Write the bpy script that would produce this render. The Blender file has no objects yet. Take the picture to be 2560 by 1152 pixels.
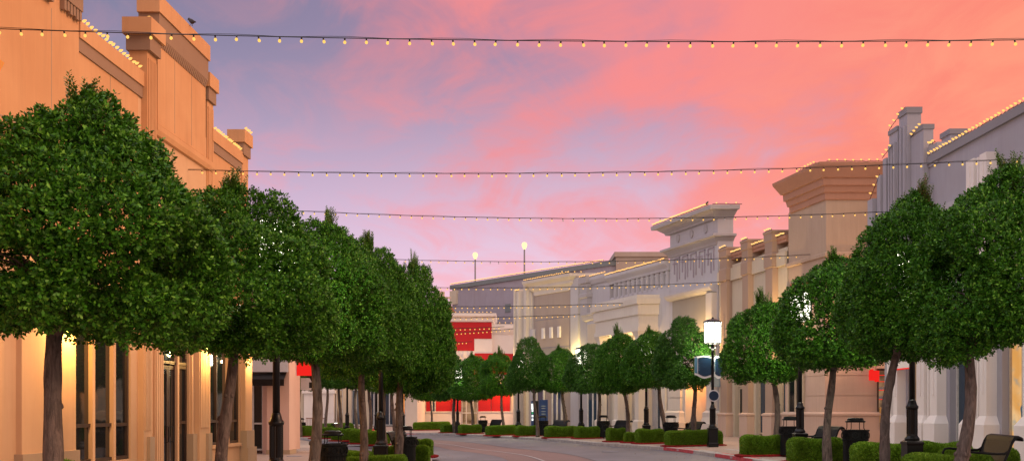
import bpy, bmesh, math, random
import numpy as np
from mathutils import Vector, Matrix
random.seed(7)
S = bpy.context.scene
C = S.collection
R = math.radians
FPX = 2489.0

# ------------------------------------------------------------------ node helpers
class NT:
    def __init__(self, tree):
        self.t = tree; self.n = tree.nodes; self.l = tree.links
    def new(self, typ, **kw):
        nd = self.n.new(typ)
        for k, v in kw.items():
            if k.startswith('i_'):
                nd.inputs[int(k[2:])].default_value = v
            else:
                setattr(nd, k, v)
        return nd
    def put(self, sock, v):
        if isinstance(v, bpy.types.NodeSocket):
            self.l.new(v, sock)
        elif v is not None:
            if isinstance(v, (tuple, list)) and len(v) == 3 and sock.type == 'RGBA':
                v = (*v, 1)
            sock.default_value = v
    def math(self, op, a, b=None, c=None, clamp=False):
        nd = self.n.new('ShaderNodeMath'); nd.operation = op; nd.use_clamp = clamp
        self.put(nd.inputs[0], a)
        if b is not None: self.put(nd.inputs[1], b)
        if c is not None: self.put(nd.inputs[2], c)
        return nd.outputs[0]
    def smooth(self, v, lo, hi, a=0.0, b=1.0):
        nd = self.n.new('ShaderNodeMapRange'); nd.interpolation_type = 'SMOOTHSTEP'
        self.put(nd.inputs[0], v); self.put(nd.inputs[1], lo); self.put(nd.inputs[2], hi)
        self.put(nd.inputs[3], a); self.put(nd.inputs[4], b)
        return nd.outputs[0]
    def mix(self, f, a, b, blend='MIX'):
        nd = self.n.new('ShaderNodeMix'); nd.data_type = 'RGBA'; nd.blend_type = blend
        self.put(nd.inputs[0], f); self.put(nd.inputs[6], a); self.put(nd.inputs[7], b)
        return nd.outputs[2]
    def noise(self, vec, scale, detail=3.0, rough=.5, dist=0.0):
        nd = self.n.new('ShaderNodeTexNoise')
        if vec is not None: self.l.new(vec, nd.inputs['Vector'])
        nd.inputs['Scale'].default_value = scale; nd.inputs['Detail'].default_value = detail
        nd.inputs['Roughness'].default_value = rough; nd.inputs['Distortion'].default_value = dist
        return nd.outputs['Fac']
    def mapping(self, vec, scale=(1, 1, 1), loc=(0, 0, 0), rot=(0, 0, 0)):
        nd = self.n.new('ShaderNodeMapping')
        self.l.new(vec, nd.inputs[0])
        nd.inputs[1].default_value = loc; nd.inputs[2].default_value = rot; nd.inputs[3].default_value = scale
        return nd.outputs[0]

MATS = {}
def new_mat(name):
    m = bpy.data.materials.new(name); m.use_nodes = True
    t = NT(m.node_tree); t.n.clear()
    out = t.new('ShaderNodeOutputMaterial')
    b = t.new('ShaderNodeBsdfPrincipled')
    t.l.new(b.outputs[0], out.inputs[0])
    MATS[name] = m
    return m, t, b, out

def simple(name, col, rough=.6, metal=0.0, spec=.5, var=.12, vscale=6.0, bump=0.0, bscale=40.0):
    m, t, b, out = new_mat(name)
    geo = t.new('ShaderNodeNewGeometry')
    if var:
        n = t.noise(geo.outputs['Position'], vscale, 4, .6)
        f = t.smooth(n, .25, .75)
        c = t.mix(f, tuple(x * (1 - var) for x in col), tuple(min(1, x * (1 + var)) for x in col))
        t.put(b.inputs['Base Color'], c)
    else:
        t.put(b.inputs['Base Color'], col)
    b.inputs['Roughness'].default_value = rough; b.inputs['Metallic'].default_value = metal
    b.inputs['Specular IOR Level'].default_value = spec
    if bump:
        n2 = t.noise(geo.outputs['Position'], bscale, 3, .6)
        bp = t.new('ShaderNodeBump'); bp.inputs['Strength'].default_value = bump; bp.inputs['Distance'].default_value = .02
        t.l.new(n2, bp.inputs['Height']); t.l.new(bp.outputs[0], b.inputs['Normal'])
    return m

def stucco(name, col, streak=.30, blotch=.18, tint=(.8, .72, .66)):
    """painted render: vertical rain streaks, large blotches, fine grain"""
    m, t, b, out = new_mat(name)
    geo = t.new('ShaderNodeNewGeometry'); pos = geo.outputs['Position']
    big = t.smooth(t.noise(pos, .45, 4, .6), .3, .7)
    st = t.smooth(t.noise(t.mapping(pos, (3.2, 3.2, .22)), 1.0, 5, .66, .8), .45, .85)
    st2 = t.smooth(t.noise(t.mapping(pos, (16, 16, .8)), 1.0, 2, .5), .45, .8)
    gr = t.noise(pos, 60, 2, .6)
    c = t.mix(t.math('MULTIPLY', big, blotch * 2), col, tuple(x * y for x, y in zip(col, tint)))
    c = t.mix(t.math('MULTIPLY', st, streak), c, tuple(x * .55 for x in col))
    c = t.mix(t.math('MULTIPLY', st2, streak * .5), c, tuple(min(1, x * 1.25) for x in col))
    c = t.mix(t.math('MULTIPLY', gr, .18), c, tuple(x * .75 for x in col))
    t.put(b.inputs['Base Color'], c)
    b.inputs['Roughness'].default_value = .85; b.inputs['Specular IOR Level'].default_value = .25
    bp = t.new('ShaderNodeBump'); bp.inputs['Strength'].default_value = .25; bp.inputs['Distance'].default_value = .01
    t.l.new(t.noise(pos, 35, 3, .7), bp.inputs['Height']); t.l.new(bp.outputs[0], b.inputs['Normal'])
    return m

def emit(name, col, strength, sample=False):
    m = bpy.data.materials.new(name); m.use_nodes = True
    t = NT(m.node_tree); t.n.clear()
    out = t.new('ShaderNodeOutputMaterial'); e = t.new('ShaderNodeEmission')
    e.inputs[0].default_value = (*col, 1); e.inputs[1].default_value = strength
    t.l.new(e.outputs[0], out.inputs[0])
    if not sample: m.cycles.emission_sampling = 'NONE'
    MATS[name] = m
    return m

def leafmat(name, c1, c2, c3, rough=.38, trans=.13):
    m, t, b, out = new_mat(name)
    geo = t.new('ShaderNodeNewGeometry')
    rnd = geo.outputs['Random Per Island']
    c = t.mix(t.smooth(rnd, 0, .6), c1, c2)
    c = t.mix(t.smooth(rnd, .72, 1.0), c, c3)
    t.put(b.inputs['Base Color'], c)
    b.inputs['Roughness'].default_value = rough; b.inputs['Specular IOR Level'].default_value = .18
    tr = t.new('ShaderNodeBsdfTranslucent'); t.put(tr.inputs[0], t.mix(.5, c, (.10, .22, .02)))
    mx = t.new('ShaderNodeMixShader'); mx.inputs[0].default_value = trans
    t.l.new(b.outputs[0], mx.inputs[1]); t.l.new(tr.outputs[0], mx.inputs[2]); t.l.new(mx.outputs[0], out.inputs[0])
    return m

# ------------------------------------------------------------------ materials
stucco('peach', (.61, .335, .170), streak=.30, blotch=.30)
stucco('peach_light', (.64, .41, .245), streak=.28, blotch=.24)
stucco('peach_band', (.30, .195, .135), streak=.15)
stucco('taupe', (.42, .31, .215), streak=.12)
stucco('pinkwall', (.66, .45, .38), streak=.1)
stucco('greywall', (.36, .355, .405))
stucco('greylight', (.42, .415, .46))
stucco('deco', (.76, .72, .70), streak=.1)  # lower pilasters: the brighter light down there is put into this paler colour
stucco('greycap', (.25, .245, .275), streak=.1)
stucco('tower', (.46, .34, .25), streak=.4)
stucco('towerband', (.42, .225, .15), streak=.3)
stucco('towerbase', (.56, .40, .315))
stucco('cream', (.57, .49, .37), streak=.35)
stucco('brownpier', (.38, .27, .205), streak=.15)
stucco('ornate', (.50, .485, .505), streak=.3)
stucco('ornatedark', (.42, .40, .41), streak=.25)
stucco('signtan', (.33, .30, .26), streak=.06)
stucco('warmwhite', (.62, .57, .51), streak=.25)
stucco('tanbox', (.40, .33, .28))
stucco('cinema', (.36, .325, .365), streak=.3)
stucco('cinemacap', (.20, .22, .22), streak=.1)
stucco('white', (.70, .68, .67), streak=.08)
stucco('redpaint', (.42, .018, .026), streak=.12, blotch=.1)
stucco('redbrown', (.36, .17, .12), streak=.1)
simple('black', (.005, .005, .006), .34, 0, .3, var=.2)
simple('blackmetal', (.007, .009, .010), .5, .0, .16, var=.25)
simple('bronze', (.06, .035, .025), .45, .3)
simple('frame_white', (.55, .54, .52), .45)
simple('frame_cream', (.50, .40, .28), .5)
simple('steel', (.55, .54, .52), .25, .9)
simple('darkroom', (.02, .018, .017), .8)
simple('roofdeck', (.2, .19, .18), .9)
simple('concrete', (.34, .315, .30), .85, 0, .2, var=.2, vscale=2.5, bump=.2)
simple('curb', (.36, .33, .30), .85, 0, .2, var=.22, vscale=4, bump=.3)
simple('redcurb', (.46, .06, .07), .7, 0, .3, var=.25, vscale=5)
simple('mulch', (.22, .012, .012), .95, 0, .1, var=.5, vscale=30, bump=1.0, bscale=60)
simple('linelight', (.36, .33, .33), .8, var=.2)
simple('linedark', (.085, .075, .077), .8)
simple('redsign', (.62, .012, .010), .4, var=.03)
simple('whitesign', (.62, .62, .64), .4, var=.04)
simple('greysign', (.50, .50, .54), .4, var=.05)
simple('bluesign', (.003, .022, .058), .35, var=.12, vscale=3)
simple('tealsign', (.06, .16, .25), .4, var=.05)
simple('slatesign', (.22, .29, .34), .45, var=.05)
simple('greycloth', (.25, .25, .30), .8, var=.1)
simple('hydrant', (.55, .02, .02), .4)
simple('fallen_leaf', (.16, .10, .03), .8, var=.5, vscale=8)
simple('twig', (.03, .022, .014), .9)
simple('bird', (.03, .025, .022), .8)
simple('blueplastic', (.008, .04, .16), .3, var=.2, vscale=4)
simple('fencewood', (.26, .14, .10), .8)
simple('goldpanel', (.55, .34, .10), .5)
simple('bluedoor', (.05, .12, .20), .25)
leafmat('leaf', (.015, .070, .005), (.045, .175, .010), (.15, .37, .035), .42)
leafmat('leaf_dark', (.017, .070, .009), (.042, .150, .014), (.11, .28, .035), .42)
leafmat('leaf_young', (.07, .16, .03), (.12, .23, .04), (.17, .26, .06))
leafmat('leaf_red', (.09, .19, .035), (.14, .19, .045), (.30, .14, .07))
leafmat('hedge_leaf', (.085, .19, .014), (.16, .31, .022), (.26, .43, .05), .5)
emit('amber', (1.0, .50, .13), 1.55)
emit('amber_far', (1.0, .52, .16), 1.8)
emit('bulb', (1.0, .56, .13), 1.35)
emit('lantern', (1.0, .96, .76), 5.0, True)
emit('towerlamp', (1.0, .58, .24), 2.4)
emit('sconce', (1.0, .60, .2), 2.2)
emit('litsign', (.85, 1.0, .85), 1.6)
emit('litgreen', (.02, .55, .12), 1.3)
emit('screen', (.9, .95, .9), 1.4)
emit('sign_orange', (1.0, .28, .06), .9)
emit('redlit', (.9, .02, .015), 1.0)

def glass(name, col, rough=.04):
    m, t, b, out = new_mat(name)
    b.inputs['Base Color'].default_value = (*col, 1)
    b.inputs['Roughness'].default_value = rough
    b.inputs['Specular IOR Level'].default_value = .6
    geo = t.new('ShaderNodeNewGeometry')
    bp = t.new('ShaderNodeBump'); bp.inputs['Strength'].default_value = .04; bp.inputs['Distance'].default_value = .05
    t.l.new(t.noise(geo.outputs['Position'], 1.3, 2), bp.inputs['Height']); t.l.new(bp.outputs[0], b.inputs['Normal'])
    return m
glass('glass', (.012, .014, .016))
glass('glass_blue', (.03, .05, .075))

def lit_window(name, c_top, c_mid, c_dark, strength):
    """a lit shop interior seen through the pane: warm light with goods showing as darker shapes"""
    m = bpy.data.materials.new(name); m.use_nodes = True
    t = NT(m.node_tree); t.n.clear()
    out = t.new('ShaderNodeOutputMaterial'); e = t.new('ShaderNodeEmission')
    geo = t.new('ShaderNodeNewGeometry'); pos = geo.outputs['Position']
    n1 = t.noise(t.mapping(pos, (.8, .8, .8)), 1.2, 3, .5, .5)
    n2 = t.noise(t.mapping(pos, (1.2, 1.2, 1.6)), 1.0, 3, .6)
    c = t.mix(t.smooth(n1, .35, .62), c_mid, c_top)
    c = t.mix(t.smooth(n2, .56, .74, 0, .7), c, c_dark)
    t.put(e.inputs[0], c); e.inputs[1].default_value = strength
    g = t.new('ShaderNodeBsdfGlossy'); g.inputs[1].default_value = .05
    f = t.new('ShaderNodeFresnel')
    mx = t.new('ShaderNodeMixShader'); t.l.new(f.outputs[0], mx.inputs[0])
    t.l.new(e.outputs[0], mx.inputs[1]); t.l.new(g.outputs[0], mx.inputs[2]); t.l.new(mx.outputs[0], out.inputs[0])
    m.cycles.emission_sampling = 'NONE'
    MATS[name] = m
lit_window('window_warm', (1.0, .62, .28), (.85, .40, .10), (.30, .36, .34), .9)
lit_window('window_orange', (1.0, .40, .10), (.75, .18, .04), (.10, .04, .02), .9)
lit_window('window_cafe', (.5, .28, .14), (.16, .07, .035), (.03, .02, .02), .7)

# bark
m, t, b, out = new_mat('bark')
geo = t.new('ShaderNodeNewGeometry'); pos = geo.outputs['Position']
a = t.noise(t.mapping(pos, (9, 9, 2.2)), 1.6, 6, .65, .8)
a2 = t.smooth(t.noise(pos, 3.0, 3), .35, .7)
c = t.mix(t.smooth(a, .3, .72), (.042, .034, .031), (.185, .145, .128))
c = t.mix(t.math('MULTIPLY', a2, .45), c, (.16, .135, .12))
t.put(b.inputs['Base Color'], c); b.inputs['Roughness'].default_value = .9; b.inputs['Specular IOR Level'].default_value = .2
bp = t.new('ShaderNodeBump'); bp.inputs['Strength'].default_value = .9; bp.inputs['Distance'].default_value = .03
t.l.new(t.noise(t.mapping(pos, (14, 14, 5)), 2.0, 5, .7), bp.inputs['Height']); t.l.new(bp.outputs[0], b.inputs['Normal'])

# road concrete: slabs with worn tyre bands and sawn joints
m, t, b, out = new_mat('road')
geo = t.new('ShaderNodeNewGeometry'); pos = geo.outputs['Position']
a = t.smooth(t.noise(pos, .35, 5, .6), .3, .7); a2 = t.noise(pos, 18, 3, .7)
a3 = t.smooth(t.noise(t.mapping(pos, (1.2, .25, 1)), 1.0, 4, .6), .45, .7)
c = t.mix(a, (.145, .138, .155), (.195, .185, .20))
c = t.mix(t.math('MULTIPLY', a2, .4), c, (.108, .10, .112))
c = t.mix(t.math('MULTIPLY', a3, .35), c, (.12, .112, .122))
a4 = t.smooth(t.noise(pos, 1.1, 2, .4), .66, .74)
c = t.mix(t.math('MULTIPLY', a4, .45), c, (.06, .056, .06))
t.put(b.inputs['Base Color'], c); b.inputs['Roughness'].default_value = .72; b.inputs['Specular IOR Level'].default_value = .3
bp = t.new('ShaderNodeBump'); bp.inputs['Strength'].default_value = .3; bp.inputs['Distance'].default_value = .01
t.l.new(a2, bp.inputs['Height']); t.l.new(bp.outputs[0], b.inputs['Normal'])

def pavers(name, c1, c2, mort, sc=1.0):
    m, t, b, out = new_mat(name)
    geo = t.new('ShaderNodeNewGeometry'); pos = geo.outputs['Position']
    br = t.new('ShaderNodeTexBrick'); t.l.new(t.mapping(pos, (1, 1, 1), rot=(0, 0, .35)), br.inputs['Vector'])
    br.inputs['Color1'].default_value = (*c1, 1); br.inputs['Color2'].default_value = (*c2, 1); br.inputs['Mortar'].default_value = (*mort, 1)
    br.inputs['Scale'].default_value = 1.0 * sc; br.inputs['Brick Width'].default_value = .22; br.inputs['Row Height'].default_value = .11
    br.inputs['Mortar Size'].default_value = .008
    big = t.smooth(t.noise(pos, .5, 4), .3, .7)
    c = t.mix(t.math('MULTIPLY', big, .4), br.outputs[0], tuple(x * .75 for x in c1))
    t.put(b.inputs['Base Color'], c); b.inputs['Roughness'].default_value = .8; b.inputs['Specular IOR Level'].default_value = .25
pavers('pavers', (.25, .165, .15), (.21, .14, .13), (.16, .13, .125))
pavers('walk', (.36, .27, .225), (.33, .245, .205), (.27, .22, .19))
simple('sidestreet', (.40, .315, .255), .85, 0, .2, var=.15, vscale=.8)

# ------------------------------------------------------------------ mesh builder
class MB:
    def __init__(self):
        self.v = []; self.f = []; self.mi = []
        self.cur = 0
    def add(self, verts, faces):
        o = len(self.v)
        self.v += [tuple(p) for p in verts]
        self.f += [tuple(i + o for i in fc) for fc in faces]
        self.mi += [self.cur] * len(faces)
        return self
    def hexa(self, p):      # 8 corners, bottom ring then top ring
        return self.add(p, [(3, 2, 1, 0), (4, 5, 6, 7), (0, 1, 5, 4), (1, 2, 6, 5), (2, 3, 7, 6), (3, 0, 4, 7)])
    def box(self, P, s0, s1, o0, o1, z0, z1):
        return self.hexa([P(s0, o0, z0), P(s1, o0, z0), P(s1, o1, z0), P(s0, o1, z0),
                          P(s0, o0, z1), P(s1, o0, z1), P(s1, o1, z1), P(s0, o1, z1)])
    def rings(self, rings, cap=True, closed=True):
        n = len(rings[0]); v = [p for r in rings for p in r]; f = []
        for k in range(len(rings) - 1):
            for i in range(n if closed else n - 1):
                j = (i + 1) % n
                f.append((k * n + i, k * n + j, (k + 1) * n + j, (k + 1) * n + i))
        if cap:
            f.append(tuple(reversed(range(n)))); f.append(tuple(range((len(rings) - 1) * n, len(rings) * n)))
        return self.add(v, f)
    def levels(self, P, s0, s1, o0, o1, lv, back=1):
        """rectangular plan stacked through (expand, z) levels: cornices, flared bases"""
        rs = [[P(s0 - e, o1 + e, z), P(s1 + e, o1 + e, z), P(s1 + e, o0 - e * back, z), P(s0 - e, o0 - e * back, z)] for e, z in lv]
        return self.rings(rs)
    def profile(self, P, s0, s1, pts):
        return self.rings([[P(s0, o, z) for o, z in pts], [P(s1, o, z) for o, z in pts]])
    def lathe(self, prof, n=16, c=(0, 0, 0)):
        rs = [[(c[0] + r * math.cos(2 * math.pi * i / n), c[1] + r * math.sin(2 * math.pi * i / n), c[2] + z) for i in range(n)] for r, z in prof]
        return self.rings(rs)
    def tube(self, pts, rad, n=8):
        pts = [Vector(p) for p in pts]; rs = []
        up = Vector((0, 0, 1)); prev = None
        for i, p in enumerate(pts):
            d = (pts[min(i + 1, len(pts) - 1)] - pts[max(i - 1, 0)]).normalized()
            if prev is None:
                a = d.cross(up)
                if a.length < 1e-3: a = d.cross(Vector((1, 0, 0)))
            else:
                a = prev - d * prev.dot(d)
            a.normalize(); prev = a; bb = d.cross(a)
            r = rad[i] if isinstance(rad, (list, tuple)) else rad
            rs.append([p + (a * math.cos(2 * math.pi * k / n) + bb * math.sin(2 * math.pi * k / n)) * r for k in range(n)])
        return self.rings(rs)
    def mesh(self, name, mats, smooth=False, org=(0, 0, 0)):
        me = bpy.data.meshes.new(name)
        ox, oy, oz = org
        me.from_pydata([(x - ox, y - oy, z - oz) for x, y, z in self.v], [], self.f)
        bm = bmesh.new(); bm.from_mesh(me)
        bmesh.ops.recalc_face_normals(bm, faces=bm.faces); bm.to_mesh(me); bm.free()
        if isinstance(mats, str): mats = [mats]
        for mm in mats: me.materials.append(MATS[mm])
        if len(mats) > 1: me.polygons.foreach_set('material_index', self.mi)
        if smooth: me.polygons.foreach_set('use_smooth', [True] * len(me.polygons))
        me.update()
        return me
    def build(self, name, mats, parent=None, smooth=False, local=False):
        """verts are world coordinates unless local; the child is stored relative to its parent"""
        org = (0, 0, 0)
        if parent is not None and not local: org = world_loc(parent)
        o = bpy.data.objects.new(name, self.mesh(name, mats, smooth, org))
        C.objects.link(o)
        if parent is not None: o.parent = parent
        return o

def world_loc(o):
    v = Vector((0, 0, 0))
    while o is not None:
        v += o.location; o = o.parent
    return v

def tag(o, label, cat, group=None, kind=None):
    if label: o['label'] = label
    if cat: o['category'] = cat
    if group: o['group'] = group
    if kind: o['kind'] = kind
    return o
def thing(name, label, cat, loc=(0, 0, 0), group=None, rz=0):
    o = bpy.data.objects.new(name, None); C.objects.link(o); o.location = loc; o.rotation_euler = (0, 0, rz)
    o.empty_display_size = .2
    return tag(o, label, cat, group)
def struct(name, mb, mats):
    o = mb.build(name, mats); o['kind'] = 'structure'; return o
def kids(o):
    return [c for c in C.objects if c.parent is o]
def copy_tree(o, parent=None, children=None):
    c = o.copy(); C.objects.link(c)
    if parent is not None: c.parent = parent
    for ch in (children if children is not None else kids(o)):
        copy_tree(ch, c)
    return c
def sub(parent, name, mesh, loc=(0, 0, 0), rot=(0, 0, 0), scale=(1, 1, 1)):
    o = bpy.data.objects.new(name, mesh); C.objects.link(o); o.parent = parent
    o.location = loc; o.rotation_euler = rot; o.scale = scale
    return o

class Facade:
    """facade line X = A + B*d; s runs along the street (metres ahead), o outwards to the road, z up"""
    def __init__(self, A, B, sign):
        self.A, self.B, self.sg = A, B, sign
    def __call__(self, s, o, z):
        return (self.A + self.B * s + self.sg * o, s, z)
    def d(self, px, o=0.0):
        return (self.A + self.sg * o) / ((px - 1280) / FPX - self.B)
class Front:
    """a wall that looks back down the street: s runs along X"""
    def __init__(self, Y, K=0.0):
        self.Y, self.K = Y, K
    def __call__(self, s, o, z):
        return (s, self.Y + self.K * s - o, z)
def zroad(x):
    return -.23 + .022 * max(-8.0, min(8.5, x))
def zwalk(x): return zroad(x) + .13
def PX(px, d): return (px - 1280) / FPX * d
def W(x, y, z): return (x, y, z)
# ------------------------------------------------------------------ ground, road, pavements
def strip(name, la, lb, mats, zf, n=10, drop=None):
    """sheet between two polylines of equal length; optional kerb face dropped from the first line"""
    mb = MB(); rows = []
    for (ax, ay), (bx, by) in zip(la, lb):
        rows.append([(ax + (bx - ax) * k / n, ay + (by - ay) * k / n) for k in range(n + 1)])
    v = [(x, y, zf(x)) for r in rows for x, y in r]; f = []
    for i in range(len(rows) - 1):
        for k in range(n):
            a = i * (n + 1) + k
            f.append((a, a + 1, a + n + 2, a + n + 1))
    mb.add(v, f)
    o = mb.build(name, mats); o['kind'] = 'structure'
    return o
def smooth_line(pts, n=6):
    """Catmull-Rom through the points"""
    out = []
    for i in range(len(pts) - 1):
        p0 = pts[max(i - 1, 0)]; p1 = pts[i]; p2 = pts[i + 1]; p3 = pts[min(i + 2, len(pts) - 1)]
        for k in range(n):
            t = k / n
            out.append(tuple(.5 * ((2 * b) + (-a + c) * t + (2 * a - 5 * b + 4 * c - d) * t * t + (-a + 3 * b - 3 * c + d) * t ** 3)
                             for a, b, c, d in zip(p0, p1, p2, p3)))
    out.append(pts[-1]); return out
def offset(line, d):
    out = []
    for i, p in enumerate(line):
        a = line[max(i - 1, 0)]; b = line[min(i + 1, len(line) - 1)]
        tx, ty = b[0] - a[0], b[1] - a[1]; L = math.hypot(tx, ty)
        out.append((p[0] - ty / L * d, p[1] + tx / L * d))
    return out
KERB_R = smooth_line([(7.6, -8), (7.5, 10), (7.35, 24), (7.08, 30.7), (6.35, 38.0), (4.95, 43.6), (3.9, 46.8), (2.3, 53.6),
                      (-.5, 62), (-5.2, 73.8), (-9, 80), (-15, 88), (-24, 96), (-40, 107)])
KERB_L = smooth_line([(-2.5, -8), (-2.5, 10), (-2.5, 26), (-2.65, 33), (-3.4, 38.2), (-5.0, 40.8), (-8, 42.2), (-14, 43), (-34, 46)])
LB = [(-36, y) for x, y in KERB_L]
g = MB()
xs = [-500, -8, 8.5, 500]
for i in range(3):
    a, b2 = xs[i], xs[i + 1]
    g.add([(a, -120, zroad(a) - .012), (b2, -120, zroad(b2) - .012), (b2, 900, zroad(b2) - .012), (a, 900, zroad(a) - .012)], [(0, 1, 2, 3)])
struct('ground', g, 'sidestreet')
strip('road', KERB_R, offset(KERB_R, 11.5), 'road', lambda x: zroad(x) - .006, 24)
# paved band with its edging lines follows the curve of the kerb
def near_only(line, y0=4, y1=92): return [p for p in line if y0 < p[1] < y1]
b0 = near_only(offset(KERB_R, 4.15)); b1 = near_only(offset(KERB_R, 5.75)); b2 = near_only(offset(KERB_R, 6.9))
strip('road_paving', b0, b2, 'pavers', lambda x: zroad(x), 8)
strip('road_line_dark', b0, near_only(offset(KERB_R, 4.22)), 'linedark', lambda x: zroad(x) + .005, 1)
strip('road_line_pale', b1, near_only(offset(KERB_R, 5.84)), 'linelight', lambda x: zroad(x) + .005, 1)
strip('road_line_seam', near_only(offset(KERB_R, 5.84)), near_only(offset(KERB_R, 5.90)), 'linedark', lambda x: zroad(x) + .0052, 1)
def walk_side(name, line, inner, width_curb, sgn):
    top = strip(name, offset(line, -sgn * width_curb), inner, 'walk', zwalk, 16)
    mb = MB(); n = len(line); L2 = offset(line, -sgn * width_curb)
    v = []; f = []
    for (x, y), (u, w) in zip(line, L2):
        v += [(x, y, zroad(x) - .05), (x, y, zwalk(x) - .02), (x + (u - x) * .12, y + (w - y) * .12, zwalk(x)), (u, w, zwalk(u) + .001)]
    for i in range(n - 1):
        for k in range(3):
            a = i * 4 + k; f.append((a, a + 1, a + 5, a + 4))
    mb.add(v, f); return mb
struct('kerb', walk_side('pavement', KERB_R, [(40 if y < 90 else 30, max(y, -8)) if y < 60 else (40 - (y - 60) * .8, y + 25) for x, y in KERB_R], .32, 1), 'curb')
struct('kerb', walk_side('pavement', KERB_L, LB, .32, -1), 'curb')
PEN_A = smooth_line([(-5.6, 47.2), (-7.4, 52.5), (-9.6, 57.5), (-15.6, 67.5), (-24, 80), (-44, 104)])
PEN_B = smooth_line([(-4.9, 47.6), (-5.0, 52), (-6.6, 58.5), (-11.5, 68.5), (-19, 79), (-38, 100)])
strip('pavement', PEN_A, PEN_B, 'walk', zwalk, 6)
k = MB()
for ln in (PEN_A, PEN_B):
    for (ax, ay), (bx, by) in zip(ln[:-1], ln[1:]):
        k.add([(ax, ay, zroad(ax) - .05), (bx, by, zroad(bx) - .05), (bx, by, zwalk(bx) + .002), (ax, ay, zwalk(ax) + .002)], [(0, 1, 2, 3)])
k.add([(-5.6, 47.2, -.6), (-4.9, 47.6, -.6), (-4.9, 47.6, zwalk(-4.9)), (-5.6, 47.2, zwalk(-5.6))], [(0, 1, 2, 3)])
struct('kerb', k, 'curb')
far_w = MB()
far_w.add([(-60, 84, zroad(-9) + .06), (-19, 84.5, zroad(-9) + .06), (-9.5, 89, zroad(-8) + .06), (0, 84, zroad(0) + .10), (0, 130, .1), (-60, 130, .1)], [(0, 1, 2, 3, 4, 5)])
struct('pavement', far_w, 'walk')
# painted fire-lane lengths of kerb: raised wedge ends at the ramp, and one at the far crossing
def kerb_paint(y0, y1, side_ramp):
    ln = [p for p in KERB_R if y0 - 3 < p[1] < y1 + 3]
    pts = []
    for i in range(13):
        y = y0 + (y1 - y0) * i / 12
        for a, b in zip(ln[:-1], ln[1:]):
            if a[1] <= y <= b[1]:
                t = (y - a[1]) / (b[1] - a[1]); pts.append((a[0] + (b[0] - a[0]) * t, y)); break
    mb = MB(); L2 = offset(pts, -.26)
    v = []; f = []
    for (x, y), (u, w) in zip(offset(pts, .006), L2):
        v += [(x, y, zroad(x)), (x, y, zwalk(x) - .015), (u, w, zwalk(u) + .008)]
    for i in range(len(pts) - 1):
        for k in range(2):
            a = i * 3 + k; f.append((a, a + 1, a + 4, a + 3))
    mb.add(v, f)
    struct('kerb_paint', mb, 'redcurb')
    # faded white stencilled block in the middle of the painted length
    i = 6; (x, y), (u, w) = offset(pts, .01)[i], offset(pts, .01)[i + 1]
    tb = MB()
    for q in range(3):
        a0, a1 = .12 + q * .28, .12 + q * .28 + .2
        tb.add([(x + (u - x) * a0, y + (w - y) * a0, zroad(x) + .03), (x + (u - x) * a1, y + (w - y) * a1, zroad(x) + .03),
                (x + (u - x) * a1, y + (w - y) * a1, zroad(x) + .10), (x + (u - x) * a0, y + (w - y) * a0, zroad(x) + .10)], [(0, 1, 2, 3)])
    struct('kerb_marking', tb, 'linelight')
kerb_paint(29.6, 33.6, 0); kerb_paint(36.2, 39.6, 1)
fp = MB()
fp.add([(-8.4, 78, zroad(-8) + .002), (-5.6, 76.5, zroad(-5.6) + .002), (-4.0, 82, zroad(-4) + .03), (-8.4, 84, zroad(-8) + .03)], [(0, 1, 2, 3)])
struct('road_marking', fp, 'redcurb')
mh = MB(); mh.lathe([(.28, .003), (.30, .012), (.29, .018), (.02, .018)], 24, (-8.35, 38.2, zwalk(-8)))
struct('road_drain_cover', mh, 'greycap')
mh = MB(); mh.lathe([(.34, .001), (.36, .008), (.35, .014), (.02, .014)], 24, (3.9, 39.5, zroad(3.9)))
struct('road_drain_cover', mh, 'greycap')
# kerb ramp between the two painted ends
rp = MB()
rp.add([(7.0, 33.7, zroad(7) + .004), (6.5, 36.1, zroad(6.5) + .004), (7.9, 36.4, zwalk(7.9) + .012), (8.3, 34.0, zwalk(8.3) + .012)], [(0, 1, 2, 3)])
struct('kerb_ramp', rp, 'concrete')

# ------------------------------------------------------------------ foliage
def leaf_mesh(name, base, dirs, side, L, Wd, mats, midx=None, extra=None):
    """one folded kite per leaf; base/dirs/side are (n,3) arrays"""
    n = len(base); L = L[:, None]; Wd = Wd[:, None]
    nrm = np.cross(dirs, side)
    p0 = base; p2 = base + dirs * L
    mid = base + dirs * L * .58
    p1 = mid + side * Wd * .5 + nrm * Wd * .14; p3 = mid - side * Wd * .5 + nrm * Wd * .14
    v = np.stack([p0, p1, p2, p3], 1).reshape(-1, 3).astype(np.float32)
    me = bpy.data.meshes.new(name)
    nx = 0
    if extra is not None:
        ev, ef = extra; nx = len(ev)
    nv = len(v) + nx
    me.vertices.add(nv)
    allv = v if extra is None else np.concatenate([v, np.array(ev, np.float32)])
    me.vertices.foreach_set('co', allv.ravel())
    nf = n + (len(ef) if extra is not None else 0)
    loops = np.arange(4 * n, dtype=np.int32)
    if extra is not None: loops = np.concatenate([loops, (np.array(ef, np.int32) + 4 * n).ravel()])
    me.loops.add(4 * nf); me.loops.foreach_set('vertex_index', loops)
    me.polygons.add(nf); me.polygons.foreach_set('loop_start', np.arange(0, 4 * nf, 4, dtype=np.int32))
    mi = np.zeros(nf, np.int32)
    if midx is not None: mi[:n] = midx
    if extra is not None: mi[n:] = len(mats) - 1
    for mm in mats: me.materials.append(MATS[mm])
    me.polygons.foreach_set('material_index', mi)
    me.update(calc_edges=True); me.validate()
    return me
def unit(a): return a / np.maximum(np.linalg.norm(a, axis=1, keepdims=True), 1e-9)
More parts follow.
